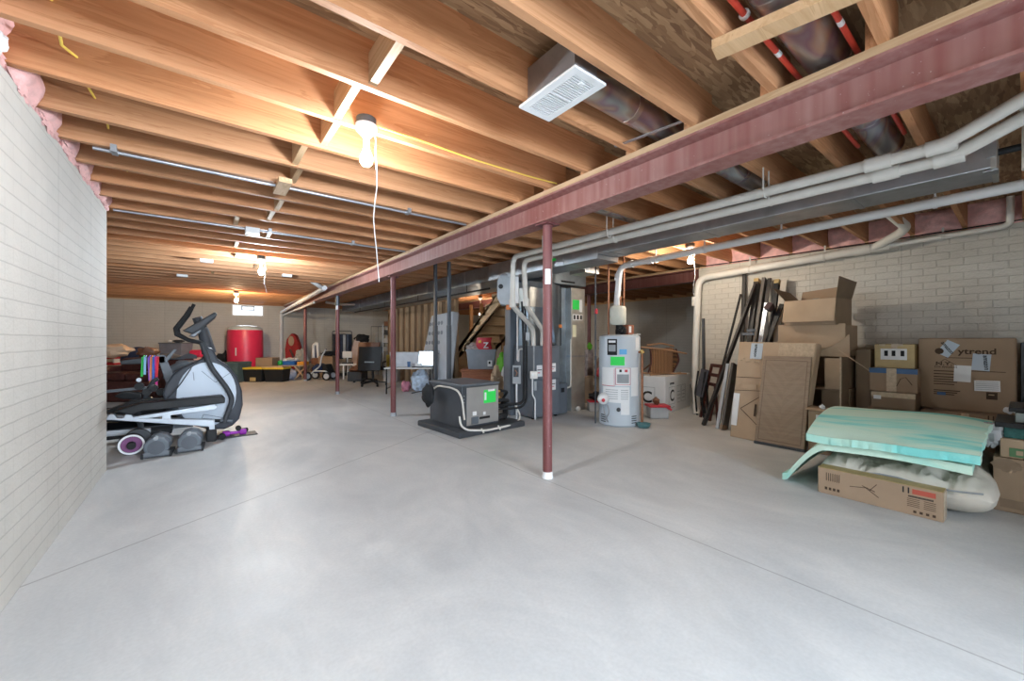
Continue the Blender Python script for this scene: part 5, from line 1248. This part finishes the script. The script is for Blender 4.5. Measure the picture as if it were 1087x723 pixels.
for x in (-.48, .30): bx(x, x+.04, -.28, .28, 0, .70).build('leg', M_WHITE, t)
o = bx(-.2, .17, -.15, .15, 0, .26).build('paper_box', M_PAPER, None, bevel=.02, at=tuple(Vector(spot(119, 10.6))+Vector((0, 0, .76)))); o.rotation_euler = (0, 0, YAW); tag(o, 'off white box on the red framed table at the far left', 'box')
o = B().blob((0, 0, .14), (.28, .2, .14), .2, 41).build('pale_cushion', mat('peach fabric', (.70, .50, .34), .9), None, True); o.location = tuple(Vector(spot(119, 8.25))+Vector((0, 0, .83))); tag(o, 'peach cushion on the sofa back by the left wall', 'cushion')
o = B().blob((0, 0, .09), (.17, .12, .11), .2, 42).build('brown_pillow', M_LEATH2, None, True); o.location = tuple(Vector(spot(157, 8.25))+Vector((0, 0, .84))); tag(o, 'round brown pillow on the sofa back above the resistance bands', 'cushion')
o = B().blob((0, 0, .25), (.26, .20, .26), .3, 17, flat=0).build('backpack', M_RUB, None, True); o.location = spot(237, 12.6); tag(o, 'black backpack left of the red inflatable pillar', 'bag')
o.location.z = .0; o.scale = (1, 1, 1.5)
t, q = facing('cube_ottoman', 'dark teal fabric cube in front of the red inflatable pillar', 'ottoman', 250, 11.4)
bx(-.32, .27, -.3, .3, 0, .56).build('cube', M_TEALD, t, bevel=.02); bx(-.325, .275, -.305, .305, .50, .57).build('lid', M_TEALD, t, bevel=.015)
t, q = facing('inflatable_pillar', 'tall red inflatable pillar with pale top by the far wall', 'inflatable', 260.5, 12.5)
B().lathe([(.40, 0), (.47, .06), (.475, .5), (.48, .9), (.475, 1.46), (.455, 1.52)], 32).build('red_body', M_PINK, t, True)
B().lathe([(.46, 1.50), (.47, 1.54), (.40, 1.61), (.20, 1.65), (.01, 1.66)], 32).build('pale_top', mat('pale vinyl', (.66, .72, .74), .35), t, True)
bx(.015, .05, -.485, -.474, .72, .96).build('white_print', M_PAPER, t)
for i, (u, lab) in enumerate(((272.5, 'left of two black totes with yellow lids on the far floor'), (294.5, 'right of two black totes with yellow lids on the far floor'))):
    t = tote(lab, u, 11.5, .58, .42, .36, 0, M_BLACK, M_YEL, .05, group='black totes with yellow lids')
    if i == 0: bx(-.06, .10, -.215, -.198, .03, .13).build('paper_label', M_KRAFT, t)
def prop(name, label, cat, u, tt, z, b, m, smooth=True, turn=0):
    o = b.build(name, m, None, smooth); o.location = tuple(Vector(spot(u, tt))+Vector((0, 0, z))); o.rotation_euler = (0, 0, YAW+turn); return tag(o, label, cat)
prop('wooden_tray', 'pale wooden tray lying on the right black tote', 'tray', 293, 11.5, .41, bx(-.29, .30, -.2, .2, 0, .03), M_CARD2, False)
tt_ = 12.2
t, q = facing('cardboard_box', 'cardboard box behind the black totes, in front of the far wall', 'box', 284, tt_)
bx(-.24, .26, -.2, .2, 0, .66).build('carton', M_CARD, t, bevel=.01)
t, q = facing('folding_table', 'low table with crossed pale wooden legs left of the farthest column', 'table', 317, 12.3)
bx(-.48, .36, -.25, .25, .40, .43).build('top', M_CARD2, t)
for y in (-.2, .2):
    B().bar((-.0, y, 0), (.34, y, .40), .04, .07, (0, 1, 0)).build('leg', M_CARD2, t); B().bar((.34, y, 0), (0, y, .40), .04, .07, (0, 1, 0)).build('leg', M_CARD2, t)
bx(-.46, -.40, -.2, .2, 0, .40).build('leg', M_CARD2, t)
prop('blue_bin', 'bright blue plastic bin on the low crossed leg table', 'bin', 309, 12.3, .43, bx(-.19, .20, -.18, .18, 0, .12), mat('blue bin plastic', (.02, .12, .40), .45), False)
prop('white_cloth', 'white cloth heap on the blue bin', 'cloth', 308, 12.3, .55, B().blob((0, 0, .04), (.2, .15, .05), .3, 50), M_WHITE)
prop('green_toy', 'green toy left of the blue bin', 'toy', 297.5, 12.1, .43, B().blob((0, 0, .07), (.07, .07, .08), .2, 51), mat('toy green', (.02, .40, .08), .5))
prop('orange_box', 'orange yellow box on the low table beside the farthest column', 'box', 321, 12.3, .43, bx(-.1, .14, -.12, .12, 0, .10), mat('orange carton', (.70, .32, .04), .6), False)
prop('laundry_bag', 'pale blue bag of clothes under the crossed leg table', 'bag', 308.5, 12.1, 0, B().blob((0, 0, .14), (.15, .15, .17), .2, 52, flat=0), mat('pale blue cloth', (.42, .46, .60), .9))
prop('clothes_pile', 'grey white pile of things left of the farthest column', 'pile', 321, 13.2, .0, B().blob((0, 0, .45), (.2, .2, .42), .3, 53, flat=0), mat('grey white cloth', (.45, .45, .42), .9))
t, q = facing('lounge_seat', 'red hooded folding seat with beige oval back by the far wall', 'chair', 309.5, 13.6)
M_RC = mat('dark red cloth', (.38, .03, .03), .85)
B().prism([q(*p, 0) for p in ((309, 353.5), (313, 356), (316, 364), (318, 371), (316, 382), (313, 392), (304, 392), (302.5, 380), (302, 371), (304, 360))], 0, .22).build('red_hood', M_RC, t, bevel=.04)
cx, cz = q(309.3, 362); B().prism(ring(cx, cz, .10, .17, 20), -.02, 0).build('beige_oval', M_CARD2, t, bevel=.008)
B().tube([Q(308, 371, -.03), Q(311, 378, -.04), Q(312, 383, -.03)], .035, 8).build('dark_strap', M_LEATH, t, True)
for x in (-.2, .2): B().tube([(x, .1, 0), (x*.6, .1, .35)], .018, 8).build('leg', M_BLACK, t, True)
# stroller and neighbours
t, q = facing('stroller', 'grey and black stroller right of the farthest column', 'stroller', 342, 11.9)
for px, y in ((330.5, -.2), (330.5, .25), (350, -.2), (350, .25)):
    a = q(px, 399); B().disc_y((a[0], .13), .125, y-.025, y+.025, 20).build('wheel', M_RUB, t, True); B().disc_y((a[0], .13), .08, y-.028, y+.028, 20).build('wheel_hub', M_SILV, t, True)
for y in (-.2, .25):
    B().tube([Q(329, 398, y), Q(333, 394, y), Q(340, 389, y), Q(341, 379, y), Q(346, 371, y)], .022, 8, .1).build('frame_tube', M_SILV, t, True)
    B().tube([Q(333, 394, y), Q(346, 394, y), Q(350, 400, y)], .02, 8, .05).build('frame_tube', M_SILV, t, True)
B().tube([Q(346, 371, -.2), Q(346, 371, .25)], .022, 8).build('handle_bar', M_BLACK, t, True)
B().prism([q(*p, -.17) for p in ((330, 391), (336, 386), (341, 388), (341, 395), (333, 397))], -.17, .22).build('seat_fabric', M_NAVY, t, bevel=.03)
B().prism([q(*p, -.17) for p in ((342, 387), (346, 387), (349, 396), (342, 397))], -.17, .22).build('basket', M_RUB, t, bevel=.02)
prop('black_bag', 'black bag over the stroller handle', 'bag', 349, 11.9, .72, B().blob((0, 0, .07), (.2, .14, .07), .25, 60), M_RUB)
t, q = facing('childs_seat', 'white and navy child seat standing behind the stroller', 'chair', 336, 12.9)
bx(-.14, .16, -.1, .25, 0, .62).build('seat_base', M_LEATH2, t, bevel=.04); B().tube([Q(333, 380, 0), Q(333, 366, 0), Q(337, 364, 0), Q(338, 380, 0)], .05, 10, .08).build('white_back_frame', M_WHITE, t, True)
B().prism([q(*p, -.02) for p in ((334, 367), (337, 366), (338, 380), (334, 380))], -.02, .06).build('navy_pad', M_NAVY, t, bevel=.02)
t, q = facing('cardboard_box', 'cardboard box right of the stroller handle', 'box', 349.5, 12.8)
bx(-.26, .2, -.2, .2, 0, .68).build('carton', M_CARD, t, bevel=.01)
# clothes rack
t, q = facing('clothes_rack', 'dark metal clothes rack with hanging clothes behind the tagged column', 'clothes rack', 360, 13.4)
for y, x0, x1, zt in ((.3, -.36, .30, 351.5), (-.2, -.1, .32, 355)):
    zz = EYE+(361.5-zt)*13.4/FPX
    B().tube([(x0, y, .06), (x0, y, zz), (x1, y, zz), (x1, y, .06)], .014, 8, .05).build('rack_tube', M_CHAR, t, True)
bx(-.38, .34, -.25, .35, .02, .06).build('rack_base', M_CHAR, t)
def garment(label, dx, col, w=.2, z0=.55, z1=1.40, dy=.0):
    o = B().slab(lambda u, v: (dx+(u-.5)*.07+.012*math.sin(v*9), dy+(v-.5)*w*2*(.75+.25*(1-u)), z1-(z1-z0)*0), lambda u, v: (dx+(u-.5)*.07+.012*math.sin(v*9+1), dy+(v-.5)*w*2.1, z0), 3, 8).build('hanging_garment', mat('cloth '+label[:18], col, .9, var=.2), None, True)
    o.location = t.location; o.rotation_euler = t.rotation_euler; tag(o, label, 'clothes', 'clothes on the rack')
for i, (dx, col, lab) in enumerate(((-.22, (.03, .035, .05), 'black coat hanging leftmost on the rack'), (-.10, (.03, .05, .06), 'dark green jacket hanging second on the rack'), (.02, (.05, .06, .10), 'navy jacket hanging in the middle of the rack'), (.12, (.45, .50, .55), 'pale blue shirt hanging fourth on the rack'), (.22, (.10, .13, .20), 'slate shirt hanging fifth on the rack'))):
    garment(lab, dx, col, dy=.3)
prop('pink_robe', 'pale pink robe hanging at the right end of the rack', 'clothes', 379, 13.0, 0, B().blob((0, 0, .65), (.17, .12, .66), .12, 62, flat=0), mat('pale pink cloth', (.62, .50, .48), .9))
prop('black_hat', 'black hat and bag on top of the pale pink robe', 'hat', 384, 13.0, 1.16, B().blob((0, 0, .08), (.22, .12, .12), .35, 63), M_RUB)
t, q = facing('side_table', 'white low table behind the tagged column', 'table', 374, 12.3)
bx(-.36, .36, -.22, .22, .42, .47).build('top', M_WHITE, t, bevel=.008)
for x in (-.22, .14): 
    for y in (-.18, .14): bx(x, x+.04, y, y+.04, 0, .42).build('leg', M_WHITE, t)
t = thing('white_chair', 'white seat back standing on the low white table', 'chair', tuple(Vector(spot(369, 12.2))+Vector((0, 0, .47))), YAW)
bx(-.15, .15, -.04, .0, .18, .38).build('back_panel', M_WHITE, t, bevel=.02); bx(-.02, .02, -.03, .01, 0, .18).build('stem', M_WHITE, t); bx(-.15, .15, -.06, .06, 0, .04).build('foot', M_CHAR, t)
prop('brown_cushion', 'brown round cushion beside the white low table', 'cushion', 379, 11.7, .26, B().blob((0, 0, .08), (.22, .2, .09), .15, 64), M_LEATH2)
prop('toy_crate', 'dark crate underneath the brown round cushion', 'crate', 379, 11.7, 0, bx(-.2, .2, -.2, .2, 0, .27), M_CHAR, False)
# office chairs
t, q = facing('office_chair', 'black mesh office chair with brown leather front on a five star base', 'office chair', 396, 10.4)
for k in range(5):
    a = k*2*PI/5+.35; L = .33
    B().bar((0, 0, .13), (L*math.cos(a), L*math.sin(a), .075), .04, .03).build('base_leg', M_BLACK, t)
    B().tube([(L*math.cos(a)-.02, L*math.sin(a), .03), (L*math.cos(a)+.02, L*math.sin(a), .03)], .03, 10).build('caster', M_BLACK, t, True)
B().tube([(0, 0, .10), (0, 0, .42)], .03, 10).build('gas_post', M_BLACK, t, True)
bx(-.27, .27, -.25, .25, .40, .50).build('seat', M_RUB, t, bevel=.04)
B().slab(lambda u, v: (-.30+.60*u*(.96+.04*v), -.27-.05*math.sin(PI*u)+.10*v, .42+.60*v), lambda u, v: (-.30+.60*u*(.96+.04*v), -.23-.05*math.sin(PI*u)+.10*v, .42+.60*v), 8, 8).build('mesh_backrest', M_BLACK, t, True)
bx(-.1, .14, -.34, -.315, .62, .65).build('back_strap', M_GREY, t)
for x in (-.33, .29): B().tube([(x, -.1, .45), (x, -.1, .62), (x, .12, .62)], .02, 8, .04).build('armrest', M_BLACK, t, True)
t, q = facing('office_chair', 'brown leather office chair half hidden behind the black mesh chair', 'office chair', 389, 11.2)
bx(-.27, .27, -.25, .25, .38, .50).build('seat', M_LEATH2, t, bevel=.05)
B().slab(lambda u, v: (-.20+.58*u, -.22+.16*v-.05*math.sin(PI*u), .45+.68*v), lambda u, v: (-.20+.58*u, -.12+.16*v-.05*math.sin(PI*u), .45+.68*v), 8, 8).build('backrest', M_LEATH2, t, True)
B().tube([(0, 0, .08), (0, 0, .38)], .03, 10).build('gas_post', M_BLACK, t, True)
for k in range(5):
    a = k*2*PI/5+.9; B().bar((0, 0, .11), (.32*math.cos(a), .32*math.sin(a), .06), .04, .03).build('base_leg', M_BLACK, t); B().tube([(.32*math.cos(a), .32*math.sin(a)-.02, .03), (.32*math.cos(a), .32*math.sin(a)+.02, .03)], .03, 10).build('caster', M_BLACK, t, True)
# wire shelf
t, q = facing('wire_shelf', 'tall wire shelving unit with stored items by the far wall', 'shelf', 409, 13.0)
for x in (-.08, .40):
    for y in (0, .4): B().tube([(x, y, 0), (x, y, 1.70)], .013, 8).build('upright', M_SILV, t, True)
for z in (.2, .5, .8, 1.08, 1.36, 1.64): bx(-.08, .40, 0, .40, z, z+.02).build('wire_tier', M_SLATE, t)
for i, (z, c, lab) in enumerate(((1.66, M_LEATH2, 'brown items on the top tier of the wire shelf'), (1.38, M_CHAR, 'dark items on the second tier of the wire shelf'), (1.10, M_QUILT, 'pale boxes on the third tier of the wire shelf'), (.82, M_GREY, 'grey boxes on the fourth tier of the wire shelf'))):
    prop('stored_items', lab, 'box', 415, 13.25, z, bx(-.2, .17, -.1, .1, 0, .15), c, False)
o = prop('wire_grid', 'thin wire grid panel leaning left of the wire shelf', 'grid panel', 402, 13.5, 0, B().box(-.26, -.25, 0, .01, .0, 1.66).box(.20, .21, 0, .01, 0, 1.66).box(-.25, .2, 0, .01, 1.64, 1.66).box(-.25, .2, 0, .01, 1.0, 1.01).box(-.03, -.02, 0, .01, 0, 1.64), M_CHAR, False)
prop('grey_board', 'pale grey board behind the wire grid panel', 'board', 402, 13.7, 0, bx(-.12, .20, 0, .02, 0, 1.45), mat('grey board', (.36, .35, .32), .8), False)
# desk group
t, q = facing('folding_table', 'folding table with pale top and dark legs, laptop on it', 'table', 437, 9.0)
bx(-.55, .50, -.25, .2, .55, .58).build('top', mat('pale laminate', (.55, .55, .53), .5), t, bevel=.004)
for x in (-.50, .46):
    B().tube([(x, -.22, .55), (x, -.22, 0)], .016, 8).build('leg', M_BLACK, t, True); B().tube([(x, .16, .55), (x, .16, 0)], .016, 8).build('leg', M_BLACK, t, True)
for x in (-.50, .46): B().tube([(x, -.22, .12), (x, .16, .12)], .012, 8).build('crossbar', M_BLACK, t, True)
B().tube([(.46, -.22, .1), (.05, -.22, .02)], .012, 8).build('brace', M_BLACK, t, True)
t = thing('laptop', 'open laptop with bright glowing screen on the folding table', 'laptop', tuple(Vector(spot(449.5, 8.95))+Vector((0, 0, .58))), YAW-.25)
bx(-.20, .20, -.16, .10, 0, .02).build('keyboard_base', M_CHAR, t)
B().hexa([(-.20, .10, .02), (.20, .10, .02), (.20, .115, .02), (-.20, .115, .02), (-.20, .17, .36), (.20, .17, .36), (.20, .185, .36), (-.20, .185, .36)]).build('lid', M_SILV, t)
B().hexa([(-.185, .098, .04), (.185, .098, .04), (.185, .101, .04), (-.185, .101, .04), (-.185, .165, .345), (.185, .165, .345), (.185, .168, .345), (-.185, .168, .345)]).build('screen', mat('lit screen', (.80, .92, 1.0), .4, var=.1, emit=1.6), t)
prop('printer', 'white grey printer on the folding table behind the dark red column', 'printer', 432, 9.33, .58, bx(-.28, .30, -.15, .15, 0, .33), mat('grey white plastic', (.52, .54, .58), .5), False)
prop('paper_stack', 'small white box in front of the glowing laptop', 'box', 444.5, 9.0, .58, bx(-.07, .07, -.05, .05, 0, .08), M_PAPER, False)
prop('blue_cup', 'small blue cup beside the printer', 'cup', 434, 9.05, .58, B().lathe([(.03, 0), (.04, .12)], 12), M_BLUE)
prop('laundry_bag', 'white and blue clothes bundle on the floor beneath the folding table', 'bag', 446, 9.15, 0, B().blob((0, 0, .25), (.20, .18, .26), .2, 70, flat=0), mat('striped laundry', (.50, .60, .74), .9, var=.35, scale=12))
prop('pink_bag', 'small pink bag on the floor left of the clothes bundle', 'bag', 431, 9.2, 0, B().blob((0, 0, .12), (.1, .1, .13), .2, 71, flat=0), mat('dusty pink', (.55, .22, .30), .9))
prop('yellow_box', 'yellow and teal box standing left of the printer', 'box', 413.5, 11.5, .42, bx(-.07, .09, -.07, .07, 0, .35), mat('yellow teal carton', (.60, .42, .06), .6, var=.3, scale=10), False)
prop('white_jugs', 'white jugs on the floor right of the office chair', 'jug', 411, 11.2, 0, B().lathe([(.11, 0), (.12, .3), (.05, .42)], 14), M_WHITE)
prop('drawer_tower', 'white plastic drawer tower behind the dark red column', 'drawers', 419, 11.5, 0, bx(-.1, .12, -.15, .15, 0, .85), M_WHITE, False)
# mattress leaning on studs
t = thing('mattress', 'grey tufted mattress leaning upright on the stud wall behind the dark posts', 'mattress', (0, 0, 0))
P = Plane((4.24, 9.45, 0), (4.22, 7.90, 0), (4.45, 8.98, 1.80), (4.45, 7.92, 1.85), .15)
P.plate(0, 1, 0, 1, 0, .20).build('quilted_body', M_QUILT, t, bevel=.04)
b = B()
for i in range(6):
    for j in range(7):
        if i < 5: b.blob(tuple(P.pt(.08+.13*i+.06*(j % 2), .12+.125*j, .0)), (.014, .065, .05), .1, i, nu=8, nv=6)
b.build('tuft_buttons', mat('tuft shade grey', (.25, .27, .31), .9), t, True)

# ================================================================ STUD WALL AND STAIRS
def stud(i, y, x=4.66, label=None):
    o = bx(-.045, .045, -.019, .019, 0, 2.145).build('wall_stud', M_STUD) if 's' not in jn else jn['s'].copy()
    if 's' not in jn: jn['s'] = o
    else: COL.objects.link(o)
    o.location = (x, y, .0); tag(o, label or 'pine stud of the wall behind the mattress, %s from the stairs' % ORD(i+1), 'stud', 'studs of the stair wall')
for i in range(11): stud(i, 8.10+.4065*i)
for i, (x, y, lab) in enumerate(((5.75, 8.2, 'pine stud behind the staircase, left of the lit bulb'), (5.75, 7.75, 'pine stud behind the staircase, under the lit bulb'), (5.75, 7.3, 'pine stud behind the staircase, right of the lit bulb'), (5.75, 8.7, 'pine stud behind the staircase, leftmost behind the stringer'), (5.75, 9.2, 'pine stud behind the staircase, farthest left'))): stud(i+20, y, x, lab)
t = thing('stud_wall_plate', 'pine bottom plate under the row of studs by the mattress', 'plate', (4.66, 10.2, 0))
t2 = thing('staircase', 'open wooden staircase with pine treads behind the mattress', 'stairs', (4.75, 9.2, 0))
bx(-.045, .045, -2.2, 2.2, 2.145, 2.15).build('top_strip', M_STUD, t)
n = 12; rise, run = .195, .235
for k in range(n):
    y = -.05-run*k; z = rise*(k+1)
    bx(0, .92, y-run-.02, y, z-.04, z).build('tread', M_PINEX, t2); bx(0, .92, y-.015, y, z-rise, z-.04).build('riser', M_PINEX, t2)
for x in (0, .88):
    b = B(); L = run*n
    b.add([(x, .1, 0), (x, -L, rise*n-.05), (x, -L, rise*n-.33), (x, .42, 0), (x+.04, .1, 0), (x+.04, -L, rise*n-.05), (x+.04, -L, rise*n-.33), (x+.04, .42, 0)], [(0, 1, 2, 3), (7, 6, 5, 4), (0, 4, 5, 1), (1, 5, 6, 2), (2, 6, 7, 3), (3, 7, 4, 0)])
    b.build('stringer', M_PINE, t2)
for i, (x0, x1, lab) in enumerate(((6.34, 6.58, 'left white foam board standing behind the grey bin'), (6.64, 6.82, 'right white foam board standing behind the green bag'))):
    o = bx(x0, x1, 8.98, 9.02, 0, 1.97).build('foam_board', M_WHITE); tag(o, lab, 'board')
o = bx(6.1, 6.9, 8.97, 9.03, 1.99, 2.12).build('header_board', M_JOIST); tag(o, 'orange wooden board above the white foam boards, lit by the stair bulb', 'board')
# chest with grey tote
t, q = facing('wooden_chest', 'low reddish brown wooden chest with the grey tote standing on it', 'chest', 508.5, 8.2)
bx(-.33, .33, -.25, .25, .08, .56).build('chest_body', M_CHEST, t, bevel=.01); bx(-.35, .35, -.27, .27, .56, .60).build('chest_top', M_CHEST, t, bevel=.012)
for x in (-.30, .25):
    for y in (-.22, .17): bx(x, x+.05, y, y+.05, 0, .08).build('foot', M_CHEST, t)
t = tote('grey open storage tote filled with snacks on the reddish chest', 511.5, 8.2, .62, .42, .40, .60, M_GREYPL)
b = bx(.13, .22, -.215, -.20, .06, .18).build('white_label', M_PAPER, t); bx(.15, .19, -.218, -.215, .11, .16).build('printed_square', M_INK, b)
b = B(); b.slab(lambda u, v: (-.14+.30*u-.03*math.sin(v*3), -.07-.04*math.sin(PI*u), .02+.24*v), lambda u, v: (-.14+.30*u-.03*math.sin(v*3), .05+.04*math.sin(PI*u), .02+.24*v), 8, 8)
t = thing('snack_bag', 'red snack bag with white Z lettering standing in the grey tote', 'bag', tuple(Vector(spot(514.5, 8.2))+Vector((0, 0, .98))), YAW)
b.build('bag', M_RED, t, True); lettering('Z', .16, M_PAPER, t, (-.02, -.118, .05), FY, 'LEFT'); bx(-.12, -.03, -.105, -.10, .15, .20).build('yellow_print', M_YEL, t)
prop('snack_bag', 'clear packet of snacks left of the red bag in the grey tote', 'bag', 502, 8.2, .97, B().blob((0, 0, .06), (.12, .1, .08), .3, 80), mat('mixed packet', (.45, .38, .36), .4, var=.4, scale=20))
prop('green_bag', 'bright green bag hanging behind the grey tote', 'bag', 535, 8.0, .42, B().blob((0, 0, .24), (.13, .1, .27), .25, 81), M_LID)
prop('bag_stand', 'small brown carton underneath the bright green bag', 'box', 535, 8.0, 0, bx(-.16, .16, -.15, .15, 0, .45), M_CARD3, False)
prop('paper_bag', 'crumpled tan paper bag behind the compressor cabinet', 'bag', 527, 7.2, 0, B().blob((0, 0, .34), (.13, .12, .34), .25, 82, flat=0), M_CARD2)
prop('white_sack', 'white cloth sack beside the tall slate cabinet', 'bag', 535, 7.6, 0, B().blob((0, 0, .30), (.08, .1, .34), .15, 83, flat=0), M_WHITE)
